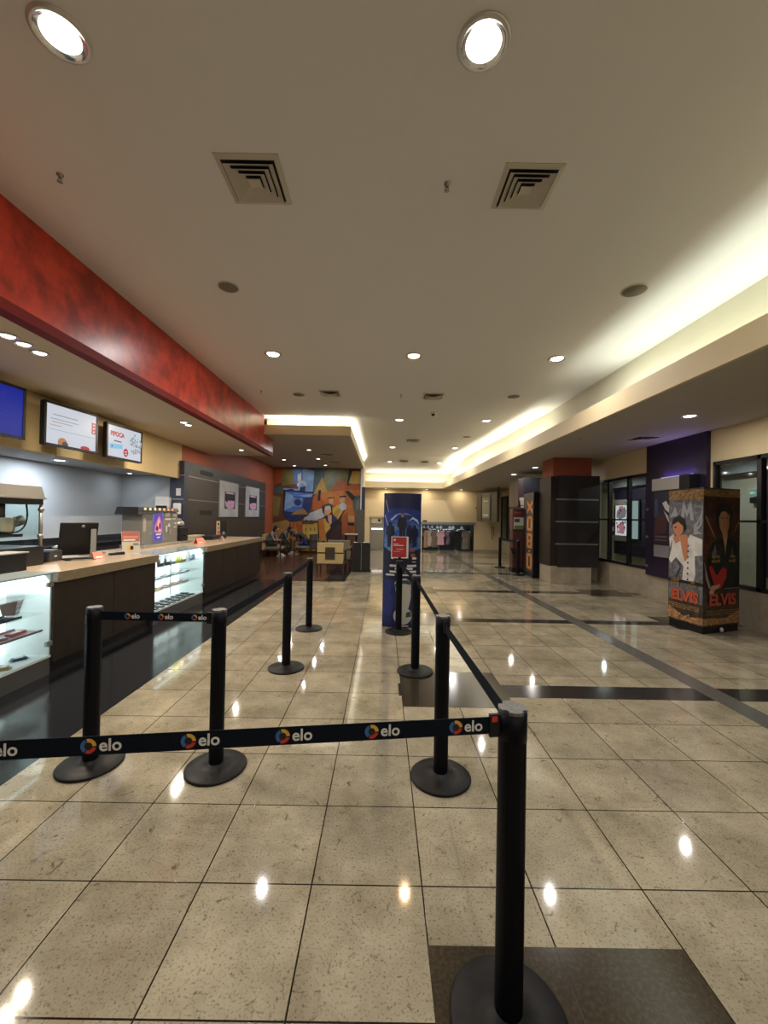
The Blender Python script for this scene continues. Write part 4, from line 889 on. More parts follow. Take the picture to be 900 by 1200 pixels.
# ------------------------------------------------------------------ lounge seats
cream_uph = mat('cream_upholstery', (.50,.38,.17), .6); olive_uph = mat('olive_upholstery', (.20,.18,.12), .7); grey_uph = mat('dark_grey_upholstery', (.05,.045,.04), .8); leg_wood = mat('leg_wood', (.045,.025,.016), .45)
def lounge_chair(x, y, rot, label, fab, w=.72, inset=True, seat_top=.43):
    """faces local +Y; the tall back panel is at -Y"""
    t = thing('lounge_armchair', label, 'armchair', (x, y, 0), math.radians(rot)); h = w/2
    b = MB()
    for z0, z1 in ((.245,.52),(.545,.81)): b.box((-h,-.36,z0),(h,-.27,z1))
    b.build('backrest', fab, t, bevel=.012)
    b = MB(); b.box((-h-.01,-.365,.520),(h+.01,-.26,.545)); b.box((-h-.03,-.38,.225),(-h+.0,.36,.25)); b.box((h,-.38,.225),(h+.03,.36,.25)); b.box((-h-.03,-.37,.225),(h+.03,-.34,.247)); b.build('frame', leg_wood, t)
    if inset:
        b = MB(); b.box((-.13,-.372,.36),(.13,-.355,.69), 0)
        for k in range(7): b.box((-.12+.036*k,-.378,.40),(-.105+.036*k,-.372,.65), 1)
        b.build('back_grille', [mat('grille_brown', (.06,.045,.03), .5), leg_wood], t)
    MB().box((-h+.02,-.27,.26),(h-.02,.34,seat_top)).build('seat', olive_uph, t, bevel=.03, seg=3)
    for s in (-1, 1): MB().box((s*(h+.02),-.30,.56),(s*(h-.05),.30,.60)).build('armrest', leg_wood, t, bevel=.008)
    for sx in (-1, 1):
        for sy in (-1, 1): MB().hexa([(sx*h-.018,sy*.33-.018,0),(sx*h+.018,sy*.33-.018,0),(sx*h+.018,sy*.33+.018,0),(sx*h-.018,sy*.33+.018,0),(sx*h-.025,sy*.32-.025,.57 if sy>0 else .24),(sx*h+.025,sy*.32-.025,.57 if sy>0 else .24),(sx*h+.025,sy*.32+.025,.57 if sy>0 else .24),(sx*h-.025,sy*.32+.025,.57 if sy>0 else .24)]).build('leg', leg_wood, t)
    return t
lounge_chair(-1.40, 11.25, 0, 'cream-backed wooden lounge chair nearest the hall, seen from behind', cream_uph, .70)
lounge_chair(-1.30, 12.45, 0, 'olive grey lounge chair behind the cream one in the lounge', olive_uph, .66, False)
t = thing('side_table', 'tall dark side table right behind the olive lounge chair', 'table', (-1.02, 13.2, 0))
MB().box((-.20,-.22,.93),(.20,.22,.96)).build('tabletop', mat('pale_tabletop', (.50,.48,.43), .35), t, bevel=.005)
for sx in (-1,1):
    for sy in (-1,1): MB().box((sx*.17-.015,sy*.19-.015,0),(sx*.17+.015,sy*.19+.015,.93)).build('leg', black_metal, t)
lounge_chair(-4.02, 15.05, -90, 'cream armchair by the poster wall, with the first seated person', cream_uph, .66, False, .35)
lounge_chair(-3.98, 15.95, -90, 'dark armchair by the mural under the person in the grey top', grey_uph, .66, False, .35)
lounge_chair(-2.98, 15.75, 80, 'dark armchair under the hunched person beside the mural', grey_uph, .66, False, .35)

# twin waste bin and narrow totem at the lounge corner
t = thing('waste_bin', 'black double waste bin at the corner of the lounge floor', 'bin', (-.58, 11.35, 0))
MB().box((-.26,-.16,0),(.28,.16,.03)).build('base', black_plastic, t, bevel=.006)
for x0, x1 in ((-.235,-.005),(.005,.245)):
    MB().box((x0,-.14,.03),(x1,.14,.76)).build('body', mat('bin_black', (.012,.013,.015), .35), t, bevel=.008)
    l = MB(); l.box((x0,-.14,.76),(x1,.14,.80)); l.build('lid', black_plastic, t, bevel=.01)
MB().box((-.006,-.148,.03),(.006,-.14,.78)).build('divider_strip', dull_steel, t)
for dx, dy, rz in ((.09,-.02,.2),(.16,.02,-.3),(-.16,-.03,.5)):
    n = MB(); n.M = Matrix.Translation((-.58+dx, 11.35+dy, .80)) @ Matrix.Rotation(rz, 4, 'Z'); n.hexa([(-.05,-.04,0),(.05,-.04,0),(.05,.04,.0),(-.05,.04,0),(-.05,-.04,.006),(.04,-.05,.018),(.05,.04,.010),(-.04,.05,.020)])
    tag(n.build('paper_napkin', white_paint), 'crumpled white paper lying on %s of the black double bin' % {.09:'the middle', .16:'the right end', -.16:'the left lid'}[dx], 'paper')
t = thing('display_totem', 'slim navy and grey-brown totem standing at the lounge edge', 'display stand', (-.80, 14.5, 0))
MB().box((-.20,-.14,0),(.20,.14,.02)).build('base', black_metal, t, bevel=.005)
MB().box((-.17,-.03,.02),(.14,.03,1.77)).build('panel', mat('totem_brown', (.10,.085,.07), .5), t, bevel=.004)
MB().box((.02,.03,.02),(.15,.06,2.58)).build('mast', navy_panel, t, bevel=.004)

# ------------------------------------------------------------------ people
skin_m = mat('skin', (.42,.23,.15), .5); hair_m = mat('dark_hair', (.012,.009,.008), .55)
def person(label, loc, rot, J, shirt, lower, low_to, shoe, hairlen=0.0):
    """J: joints in the sitter's frame (x forward, y left, z up). One skinned body; clothing is coloured by limb."""
    t = thing('person', label, 'person', loc, math.radians(rot))
    order = ['pelvis','belly','chest','neck','headbase']
    segs = [('pelvis','belly'),('belly','chest'),('chest','neck'),('neck','headbase')]
    for s in 'lr': segs += [('pelvis','hip'+s),('hip'+s,'knee'+s),('knee'+s,'ankle'+s),('ankle'+s,'toe'+s),('chest','sho'+s),('sho'+s,'elb'+s),('elb'+s,'wri'+s),('wri'+s,'palm'+s)]
    rad = dict(pelvis=.125, belly=.12, chest=.125, neck=.052, headbase=.05)
    for s in 'lr': rad.update({'hip'+s:.085,'knee'+s:.056,'ankle'+s:.037,'toe'+s:.032,'sho'+s:.055,'elb'+s:.039,'wri'+s:.027,'palm'+s:.030})
    names = list(rad); idx = {n:i for i, n in enumerate(names)}
    me = bpy.data.meshes.new('skeleton'); me.from_pydata([J[n] for n in names], [(idx[a], idx[b]) for a, b in segs], [])
    ob = bpy.data.objects.new('skeleton', me); C.objects.link(ob)
    md = ob.modifiers.new('skin', 'SKIN'); md.use_smooth_shade = True
    sv = me.skin_vertices[0].data
    for n in names: sv[idx[n]].radius = (rad[n], rad[n])
    sv[idx['pelvis']].use_root = True
    ob.modifiers.new('sub', 'SUBSURF').levels = 1
    dg = bpy.context.evaluated_depsgraph_get(); ev = ob.evaluated_get(dg); em = ev.to_mesh()
    vs = [tuple(v.co) for v in em.vertices]; fs = [tuple(p.vertices) for p in em.polygons]
    ev.to_mesh_clear(); bpy.data.objects.remove(ob)
    def seg_mat(a, b, f):
        if a in ('pelvis',) or (a == 'belly' and b == 'pelvis'): return 1 if b.startswith('hip') or b == 'belly' and f < .25 else 0
        if a in ('belly','chest') and not b.startswith('neck'): return 0
        if a.startswith('sho'): return 0 if f < .75 else 2
        if a.startswith('hip'): return 1
        if a.startswith('knee'): return 1 if low_to == 'ankle' else 2
        if a.startswith('ankle'): return 3
        if a == 'chest' and b == 'neck': return 0 if f < .7 else 2
        return 2
    mb = MB(); mb.v = [V(v) for v in vs]
    for f in fs:
        c = sum((V(vs[i]) for i in f), V())/len(f); best = (9, 2)
        for a, b in segs:
            A, B = V(J[a]), V(J[b]); d = B-A; u = max(0, min(1, (c-A).dot(d)/max(d.length_squared, 1e-9)))
            dist = (c-(A+d*u)).length - (rad[a]*(1-u)+rad[b]*u)
            if dist < best[0]: best = (dist, seg_mat(a, b, u))
        mb.f.append(list(f)); mb.m.append(best[1]); mb.sm.append(True)
    # head with face, hands with fingers, soles
    hd = V(J['head']); look = V(J['look']).normalized(); side = V((0,0,1)).cross(look).normalized(); upv = look.cross(side)
    mb.M = Matrix.Translation(hd) @ Matrix((look, side, upv)).transposed().to_4x4()
    mb.ball((0,0,0), .1, 2, 20, 14, (.95,.78,1.15)); mb.ball((.045,0,-.06), .055, 2, 14, 10, (.85,.8,.8))
    mb.hexa([(.085,-.018,-.030),(.115,-.012,-.030),(.115,.012,-.030),(.085,.018,-.030),(.085,-.008,.02),(.098,-.005,.02),(.098,.005,.02),(.085,.008,.02)], 2)
    for e in (-1, 1):
        mb.ball((.083, e*.032, .008), .014, 5, 8, 6); mb.ball((.094, e*.032, .008), .007, 4, 8, 6); mb.ball((-.005, e*.078, -.01), .025, 2, 10, 8, (.7,.35,1.2))
    mb.ball((.086,0,-.062), .02, 6, 10, 6, (.5,1.1,.35))
    mb.M = Matrix()
    for s in 'lr':
        w, p = V(J['wri'+s]), V(J['palm'+s]); d = (p-w).normalized(); sd = d.cross(V((0,0,1))).normalized() if abs(d.z) < .95 else V((0,1,0)); nn = sd.cross(d)
        for k, ln in enumerate((.062,.072,.068,.052)):
            b0 = p + sd*(-.027+.018*k); q1 = b0 + d*ln*.6 - nn*.008; q2 = q1 + d*ln*.35 - nn*.030
            mb.tube([b0, q1, q2], .0082, 2, 7); mb.ball(q2, .0082, 2, 7, 5)
        tb = p - sd*.028 - d*.03; q1 = tb - sd*.025 + d*.025; q2 = q1 + d*.03 - nn*.012
        mb.tube([tb, q1, q2], .0092, 2, 7); mb.ball(q2, .0092, 2, 7, 5)
        a, b2 = V(J['ankle'+s]), V(J['toe'+s]); dd = (b2-a); dd.z = 0; dd.normalize(); ss = V((0,0,1)).cross(dd)
        z0 = min(a.z, b2.z)-.05
        mb.hexa([tuple(a-dd*.06+ss*e*.036+V((0,0,0)))[:2]+(z0,) for e in (-1,1)]+[tuple(b2+dd*.05+ss*e*.038)[:2]+(z0,) for e in (1,-1)]+[tuple(a-dd*.055+ss*e*.034)[:2]+(z0+.045,) for e in (-1,1)]+[tuple(b2+dd*.045+ss*e*.036)[:2]+(z0+.035,) for e in (1,-1)], 3)
    mb.build('body', [shirt, lower, skin_m, shoe, black_ink, white_paint, mat('lips', (.32,.10,.08), .5)], t)
    h = MB(); h.M = Matrix.Translation(hd) @ Matrix((look, side, upv)).transposed().to_4x4()
    vs = []; rings, seg = 9, 22
    for i in range(rings+1):
        th = PI*.60*i/rings
        for k in range(seg):
            a = 2*PI*k/seg; ca = math.cos(a)
            front = max(0, ca)**1.5
            tt = th*(1-.42*front)
            vs.append((.104*math.sin(tt)*ca*.98, .088*math.sin(tt)*math.sin(a), .124*math.cos(tt)))
    h.add(vs, [(i*seg+k, (i+1)*seg+k, (i+1)*seg+(k+1)%seg, i*seg+(k+1)%seg) for i in range(rings) for k in range(seg)], 0, True)
    if hairlen: h.ball((-.05,0,-.06), .085, 0, 16, 10, (.7,.95,1.3))
    h.build('hair', hair_m, t)
    return t
def sitJ(lean=.10, reach=.30, feet=.42, hands_z=.62, head_drop=.0, footside=.10, seat=.50, look=(1,0,-.25), elbow=None):
    J = dict(pelvis=(0,0,seat), belly=(lean*.35,0,seat+.17), chest=(lean*.85,0,seat+.36), neck=(lean*1.15,0,seat+.50-head_drop*.5), headbase=(lean*1.3+.01,0,seat+.56-head_drop), head=(lean*1.45+.035,0,seat+.66-head_drop*1.15), look=look)
    for s, y in (('l',1),('r',-1)):
        J['hip'+s] = (.06,.10*y,seat); J['knee'+s] = (.43,.12*y,seat-.01); J['ankle'+s] = (feet,footside*y,.085); J['toe'+s] = (feet+.14,footside*1.15*y,.052)
        J['sho'+s] = (lean*.95,.185*y,seat+.42-head_drop*.3); J['elb'+s] = elbow and (elbow[0], elbow[1]*y, elbow[2]) or (lean+.10,.22*y,seat+.18); J['wri'+s] = (reach,.10*y,hands_z); J['palm'+s] = (reach+.055,.07*y,hands_z+.02)
    return J
grey_top = mat('grey_top', (.16,.17,.18), .8); dark_short = mat('dark_shorts', (.03,.03,.035), .8); white_shoe = mat('white_shoe', (.62,.62,.60), .6); slate_top = mat('slate_top', (.09,.10,.12), .8); black_top = mat('black_jacket', (.018,.018,.02), .7); blue_jean = mat('blue_shorts', (.02,.05,.30), .7); dark_trouser = mat('dark_trousers', (.025,.025,.03), .8)
Ja = sitJ(lean=.20, reach=.40, feet=.46, hands_z=.58, seat=.44, head_drop=.06)
person('person in a light grey top with bare legs and white shoes, seated nearest the counter', (-4.27, 15.05, 0), 0, Ja, grey_top, dark_short, 'knee', white_shoe, 1)
Jb = sitJ(lean=.30, reach=.46, feet=.50, hands_z=.74, head_drop=.10, seat=.44, look=(1,-.2,-.35), elbow=(.40,.14,.53))
person('person in a slate grey top leaning forward, hands to face, under the mural', (-4.10, 15.95, 0), 0, Jb, slate_top, dark_trouser, 'ankle', white_shoe, 1)
Jc = sitJ(lean=.46, reach=.56, feet=.50, hands_z=.56, head_drop=.25, seat=.44, look=(1,0,-.6), elbow=(.46,.16,.50))
person('hunched person in a dark jacket and blue shorts, elbows on knees, facing left', (-2.82, 15.75, 0), 172, Jc, black_top, blue_jean, 'knee', white_shoe, 1)

# ------------------------------------------------------------------ blue film totem
t = thing('film_totem', 'tall bowed deep-blue film totem in the middle of the hall', 'advertising totem', (.275, 5.72, 0))
n = 14; W = .262; D = .085
front = [(-W+2*W*k/n, -D*(1-((-1+2*k/n)**2))*1.0) for k in range(n+1)]
outline = front + [(x, -y) for x, y in front[::-1][1:-1]]
b = MB(); b.prism(outline, .0, 1.862); b.build('body', mat('totem_blue_board', (.008,.011,.065), .42), t)
cap = MB(); cap.prism([(x*1.0, y*1.0) for x, y in outline], 1.862, 1.868); cap.build('top_edge', mat('totem_edge', (.02,.02,.05), .5), t)
def bow(pts, lay):
    return [(x, -D*(1-(x/W)**2)-.0012-.0007*lay, z) for x, z in pts]
pm = MB(); lay = 0
def ps(m, pts, sub=True):
    global lay
    lay += 1
    # slice in vertical strips so that the print follows the curve
    xs = [-W+2*W*k/n for k in range(n+1)]
    bm = bmesh.new(); f = bm.faces.new([bm.verts.new((x, 0, z)) for x, z in pts])
    for x in xs[1:-1]:
        g = list(bm.verts)+list(bm.edges)+list(bm.faces)
        bmesh.ops.bisect_plane(bm, geom=g, plane_co=(x,0,0), plane_no=(1,0,0))
    bm.verts.index_update()
    pm.add([bow([(v.co.x, v.co.z)], lay)[0] for v in bm.verts], [tuple(v.index for v in f.verts) for f in bm.faces], m)
    bm.free()
TM = [mat('print_deep_blue', (.007,.012,.085), .4, noise=(5,(.012,.022,.16),.4,.6)), mat('print_blue', (.010,.020,.15), .4, noise=(4,(.02,.05,.30),.4,.65)), mat('print_sky', (.03,.085,.30), .4, noise=(7,(.13,.26,.50),.42,.62)), mat('print_pale', (.42,.52,.68), .4), mat('print_night', (.008,.010,.035), .4), mat('print_white', (.60,.62,.64), .4), mat('print_flesh', (.34,.17,.13), .4), mat('print_ivory', (.46,.45,.41), .4), mat('print_green', (.03,.07,.05), .4), mat('print_rust', (.25,.09,.05), .4)]
ps(1, [(-.255,.05),(.255,.05),(.255,1.62),(.12,1.66),(-.12,1.66),(-.255,1.62)])
ps(2, [(-.25,1.05),(.25,1.05),(.25,1.38),(.13,1.50),(-.13,1.50),(-.25,1.38)])
ps(4, [(-.25,.62),(.25,.62),(.25,1.10),(.10,1.02),(-.12,1.02),(-.25,1.12)])
ps(0, [(-.25,.05),(.25,.05),(.25,.66),(-.25,.66)])
ps(3, [(-.14,1.55),(-.05,1.585),(.06,1.585),(.15,1.55),(.06,1.575),(-.05,1.575)])
ps(3, [(-.24,1.77),(-.235,1.775),(-.19,1.60),(-.195,1.60)]); ps(3, [(-.25,1.56),(-.243,1.565),(-.20,1.42),(-.208,1.42)])
ps(3, [(.08,1.48),(.14,1.54),(.21,1.50),(.24,1.42),(.20,1.47),(.14,1.51)]); ps(3, [(-.17,1.50),(-.09,1.57),(-.07,1.565),(-.155,1.48)])
def figure(cx, z0, h, m):     # plain standing silhouette
    w = h*.16
    ps(m, [(cx-w*.55,z0),(cx-w*.1,z0),(cx,z0+h*.42),(cx+w*.15,z0),(cx+w*.6,z0),(cx+w*.75,z0+h*.5),(cx+w*1.15,z0+h*.48),(cx+w*.95,z0+h*.84),(cx+w*.3,z0+h*.88),(cx-w*.3,z0+h*.88),(cx-w*.95,z0+h*.84),(cx-w*1.2,z0+h*.48),(cx-w*.8,z0+h*.5)])
    ps(m, ell(cx, z0+h*.94, h*.075, h*.08, 12))
figure(-.005, 1.22, .36, 4); ps(6, ell(-.005,1.555,.020,.024,10)); figure(-.17, 1.12, .34, 4); figure(.17, 1.12, .30, 4); figure(.10,1.16,.26,4)
for i, (x0,z0,x1,z1) in enumerate([(.10,1.06,.17,1.11),(.12,.98,.18,1.03)]): ps(9, ell((x0+x1)/2,(z0+z1)/2,.035,.03,10))
for x0, x1, z0, z1 in [(-.17,-.07,.845,.875),(.07,.20,.845,.875),(-.10,-.04,.805,.835),(.05,.15,.805,.835),(-.17,-.04,.765,.793),(.04,.20,.765,.793),(-.22,-.10,.722,.745),(-.08,.20,.722,.745),(-.15,-.12,.955,.99),(.14,.20,.95,.98),(.14,.19,.91,.92)]: ps(5, rect(x0,z0,x1,z1))
ps(7, [(-.10,.62),(-.06,.68),(.06,.69),(.13,.63),(.13,.42),(.10,.28),(-.02,.25),(-.06,.38)]); ps(8, [(-.10,.60),(-.03,.66),(.08,.665),(.13,.63),(.12,.60),(.02,.62),(-.08,.55)]); ps(7, ell(.02,.17,.13,.12)); ps(8, [(.06,.15),(.14,.16),(.13,.23),(.07,.22)]); ps(5, rect(-.03,.025,.10,.04)); 
pm.build('film_print', TM, t)

# ------------------------------------------------------------------ back wall: shutter, shop, screen, signs
t = thing('roller_shutter', 'grey metal roller shutter at the left of the back wall', 'shutter', (0, YB, 0))
s = MB()
for k in range(24): s.box((-.60, YB+.01, .02+.06*k), (.60, YB+.03, .075+.06*k))
s.box((-.60, YB+.03, 0), (.60, YB+.05, 1.47)); s.build('curtain', mat('shutter_grey', (.26,.25,.22), .45), t, True)
MB().box((-.60, YB-.02, .0), (.60, YB+.05, .03)).build('bottom_bar', chrome, t, True)
MB().box((-.62, YB-.06, 1.47), (.62, YB, 1.56)).build('ledge', mat('ledge_beige', (.42,.36,.24), .5), t, True)
MB().box((-.53, YB-.02, 1.22), (-.05, YB+.01, 1.46)).build('sign_board', mat('board_cream', (.55,.47,.32), .5), t, True)
MB().box((-.22, YB-.035, 1.30), (-.12, YB-.02, 1.42)).build('lock_box', black_plastic, t, True)
MB().box((-.52, YB-.03, .93), (.0, YB+.01, 1.00)).build('light_strip', emit('strip_light', (1,.95,.88), 1.6), t, True)
o = MB().box((1.83, YB-.012, 1.33), (2.02, YB, 1.40)).build('wall_plate', black_plastic, None, bevel=.004); tag(o, 'small black plate on the back wall above the clothes shop', 'sign')
# clothes shop
t = thing('shop_shelf', 'dark shelf with pale display goods at the back of the clothes shop', 'shelf', (3.0, 20.05, 0))
MB().box((1.85, 19.9, .98), (4.15, 20.18, 1.0)).build('shelf_board', mat('shop_shelf_dark', (.05,.06,.055), .5), t, True)
MB().box((1.9, 20.15, .3), (4.1, 20.19, .98)).build('back_board', mat('shop_board', (.06,.07,.065), .5), t, True)
MB().box((1.9, 19.95, 0), (2.0, 20.15, .98)).box((4.0, 19.95, 0), (4.1, 20.15, .98)).build('upright', mat('shop_shelf_dark', (.05,.06,.055), .5), t, True)
random.seed(11)
white_good = mat('white_goods', (.70,.74,.76), .5)
for k, x in enumerate((2.02, 2.22, 2.42, 2.68, 2.86, 3.30, 3.46, 3.9)):
    b = MB(); z = 1.0
    b.lathe([(.0001,0),(.075,0),(.08,.03),(.06,.09),(.03,.13),(.0001,.14)], (0,0,0), 14); b.hexa([(-.05,-.13,0),(.05,-.13,0),(.05,-.05,0),(-.05,-.05,0),(-.045,-.12,.015),(.045,-.12,.015),(.06,-.04,.04),(-.06,-.04,.04)])
    o = b.build('white_cap', white_good); o.location = (x, 20.02, z); tag(o, 'white cap in the row on the shop shelf', 'cap', 'white caps on the shop shelf')
area('shop_lamp', (3.0, 18.95, 1.22), (math.radians(75),0,0), 1.8, .10, 7, (.85,.95,1.0))
def rack(x0, x1, y, label, zr=.98):
    t = thing('clothes_rack', label, 'clothes rack', ((x0+x1)/2, y, 0))
    MB().cyl((x0,y,zr),(x1,y,zr),.015,seg=10).build('rail', chrome, t, True)
    for x in (x0, x1): MB().cyl((x,y,0),(x,y,zr),.014,seg=10).box((x-.03,y-.22,0),(x+.03,y+.22,.025)).build('upright', chrome, t, True)
rack(1.92, 2.60, 19.05, 'clothes rack at the left of the shop opening'); rack(2.66, 3.42, 19.15, 'clothes rack in the middle of the shop opening'); rack(3.48, 4.08, 19.0, 'clothes rack at the right of the shop opening')
GM = {'peach': (.58,.34,.24), 'cream': (.55,.47,.36), 'taupe': (.22,.19,.14), 'pink': (.70,.42,.48), 'white': (.66,.64,.62), 'plum': (.10,.04,.07), 'black': (.012,.014,.016), 'wine': (.16,.03,.05), 'pattern': (.34,.29,.25), 'green': (.03,.05,.045), 'mauve': (.32,.22,.28)}
def garment(x, y, m, ln, label, group=None, zr=.98, rz=0):
    mm_ = mat('cloth_'+m, GM[m], .85, noise=(22, tuple(c*.45 for c in GM[m]), .45, .6) if m in ('pattern','white','mauve') else None)
    b = MB(); pr = [(.0,-.05),(.06,-.06),(.16,-.11),(.20,-.32),(.15,-.34),(.125,-.20),(.14,-ln*.6),(.17,-ln)]
    L = pr + [(-u, v) for u, v in pr[::-1]][:-1]
    vs = []
    for th in (-.035, .035):
        for i, (u, v) in enumerate(L): vs.append((u, th*(1+.4*math.sin(9*u+4*v)), v))
    nL = len(L); b.add(vs, [tuple(range(nL))[::-1], tuple(range(nL, 2*nL))] + [(i,(i+1)%nL,nL+(i+1)%nL,nL+i) for i in range(nL)], 0)
    b.tube([(.0,0,-.05),(0,0,-.02),(.012,0,.012),(0,0,.018),(-.012,0,.012)], .003, 1, 6)
    o = b.build('garment', [mm_, chrome]); o.location = (x, y, zr); o.rotation_euler = (0,0,rz); return tag(o, label, 'clothes', group)
garment(2.05, 19.05, 'peach', .86, 'long peach garment at the left end of the shop racks', rz=.5); garment(2.24, 19.05, 'cream', .80, 'cream garment next to the peach one on the left rack', rz=.3); garment(2.44, 19.05, 'taupe', .84, 'long taupe garment at the right of the left rack', rz=.4)
garment(2.70, 18.95, 'pink', .72, 'bright pink garment hanging at the front of the middle rack', zr=.98, rz=.1); garment(2.86, 19.15, 'white', .66, 'white speckled garment on the middle rack', rz=.5); garment(3.0, 19.15, 'plum', .72, 'plum garment on the middle rack', rz=.4); garment(3.14, 19.15, 'mauve', .70, 'mauve garment on the middle rack', rz=.6); garment(3.30, 19.15, 'black', .80, 'wide black garment filling the right of the middle rack', rz=.15)
garment(3.46, 18.92, 'black', .78, 'black garment at the front between middle and right racks', rz=.1, zr=.96); garment(3.62, 19.0, 'wine', .74, 'wine red garment on the right rack', rz=.5); garment(3.76, 19.0, 'green', .80, 'dark green garment on the right rack', rz=.4); garment(3.86, 18.95, 'pattern', .90, 'long patterned pale garment at the right of the shop', rz=.1); garment(3.97, 19.05, 'taupe', .88, 'taupe garment at the right end of the shop racks', rz=.3)
# hanging light-box on the right, angled from the back wall
t = thing('wall_light_box', 'large grey-brown framed screen box angled out above the right end of the back wall', 'display screen', (4.45, 17.5, 2.0))
A, B = V((4.22, 18.3, 0)), V((4.70, 16.75, 0)); U = (B-A).normalized(); L = (B-A).length; N = V((U.y, -U.x, 0)); N = N if N.x < 0 else -N
fb = MB(); fb.M = Matrix.Translation((0,0,0))
def slabp(mb, u0, u1, n0, n1, z0, z1, m=0):
    ps_ = []
    for z in (z0, z1):
        for u, nn in ((u0,n0),(u1,n0),(u1,n1),(u0,n1)): p = A+U*u+N*nn; ps_.append((p.x,p.y,z))
    mb.hexa(ps_, m)
b = MB(); slabp(b, 0, L, 0, -.12, 1.39, 2.64); b.build('frame', mat('box_frame', (.09,.078,.062), .4), t, True)
b = MB(); slabp(b, L*.30, L*.66, .0, .012, 1.56, 2.44, 0); slabp(b, L*.36, L*.60, .012, .014, 2.26, 2.31, 1); slabp(b, L*.36, L*.60, .012, .014, 1.63, 1.72, 1); b.build('screen', [mat('screen_greenish', (.30,.31,.24), .2), mat('screen_pale_print', (.55,.50,.40), .4)], t, True)
b = MB(); slabp(b, L*.70, L*.73, .0, .02, 1.45, 2.58); slabp(b, L*.24, L*.27, 0, .02, 1.45, 2.58); b.build('side_rail', mat('rail_dark', (.03,.027,.022), .4), t, True)
b = MB(); b.tube([A-N*.06+V((0,0,2.0)), V((4.25,18.6,2.0))], .03); b.tube([B-N*.06+V((0,0,2.64)), B-N*.06+V((0,0,2.86))], .02); b.build('bracket', black_metal, t, True)
o = MB(); o.tube([(5.0,YB-.02,1.1),(4.97,YB-.03,.8),(5.03,YB-.03,.55)], .012, 0, 8); o.tube([(5.06,YB-.02,1.1),(5.08,YB-.03,.75)], .012, 0, 8); o.box((4.95,YB-.03,1.08),(5.1,YB,1.14),1)
o = o.build('wall_hook_rack', [mat('hose_red', (.22,.06,.05), .5), dull_steel]); tag(o, 'small hanging cords on the back wall under the framed screen box', 'wall hanger')
# ------------------------------------------------------------------ right side: pillar, totems, kiosk
t = thing('clad_pillar', 'dark clad pillar with three metal strips, stone base and red top', 'pillar', (4.6, 10.3, 0)); t['kind'] = 'structure'
MB().box((4.04, 9.74, 0), (5.02, 10.42, .42)).build('stone_base', stone, t, True, .006)
MB().box((4.03, 9.76, .42), (5.18, 10.45, 2.58)).build('cladding', wood_dark, t, True)
MB().box((4.20, 9.73, .40), (5.19, 9.76, 2.60)).build('front_panel', mat('pillar_panel', (.022,.018,.018), .38), t, True)
MB().box((4.09, 9.78, 2.58), (5.02, 10.42, 3.03)).build('red_head', brick_red, t, True)
for z in (.94, 1.475, 2.01): MB().box((4.15, 9.722, z), (5.17, 9.735, z+.035)).build('metal_strip', dull_steel, t, True)
t = thing('far_clad_pillar', 'dark navy clad pillar block behind the black letter totem', 'pillar', (4.5, 12.4, 0)); t['kind'] = 'structure'
MB().box((4.16, 12.0, 0), (5.1, 12.9, 2.77)).build('cladding', mat('pillar_navy', (.014,.016,.026), .4), t, True)
MB().box((4.0, 12.02, 1.9), (4.16, 12.9, 2.74)).build('side_panel', mat('pillar_plum', (.05,.028,.032), .4), t, True)
MB().box((4.02, 11.93, 2.07), (4.155, 12.0, 2.17)).box((4.05, 11.94, 1.95), (4.14, 12.0, 2.07)).box((4.06, 11.945, 1.87), (4.14, 12.0, 1.93)).build('wall_sign', mat('sign_ivory', (.50,.48,.42), .5), t, True)
# letter totem
t = thing('letter_totem', 'black totem with tall orange letters on its narrow left face', 'advertising totem', (4.15, 10.9, 0))
A, B, Cc = (4.02, 11.60), (3.915, 10.55), (4.40, 10.72); Dd = (4.46, 11.75)
blk = mat('totem_black', (.013,.014,.018), .42)
MB().prism([A, B, Cc, Dd], .06, 2.23).build('body', blk, t, True, .006)
sc = lambda p, k=1.02: (4.2+(p[0]-4.2)*k, 11.15+(p[1]-11.15)*k)
MB().prism([sc(A), sc(B), sc(Cc), sc(Dd)], 0, .06).build('plinth', black_plastic, t, True)
MB().prism([sc(A,1.01), sc(B,1.01), sc(Cc,1.01), sc(Dd,1.01)], 2.20, 2.25).build('top_rim', mat('totem_rim', (.03,.032,.034), .4), t, True)
a, b_ = V((*A,0)), V((*B,0)); U = (b_-a).normalized(); N = V((-U.y, U.x, 0)); N = N if N.x < 0 else -N
orange = mat('orange_letter', (.72,.27,.06), .5)
p = MB(); L = (b_-a).length
ps_ = []
for z in (.12, 2.10):
    for u, nn in ((L*.30,.0),(L*.985,.0),(L*.985,.008),(L*.30,.008)): q = a+U*u+N*nn; ps_.append((q.x,q.y,z))
p.hexa(ps_, 0)
def col(u0, u1, z0, z1):      # orange tile in the letter strip
    q = []
    for z in (z0, z1):
        for u, nn in ((u0,.008),(u1,.008),(u1,.012),(u0,.012)): w = a+U*(L*u)+N*nn; q.append((w.x,w.y,z))
    p.hexa(q, 1)
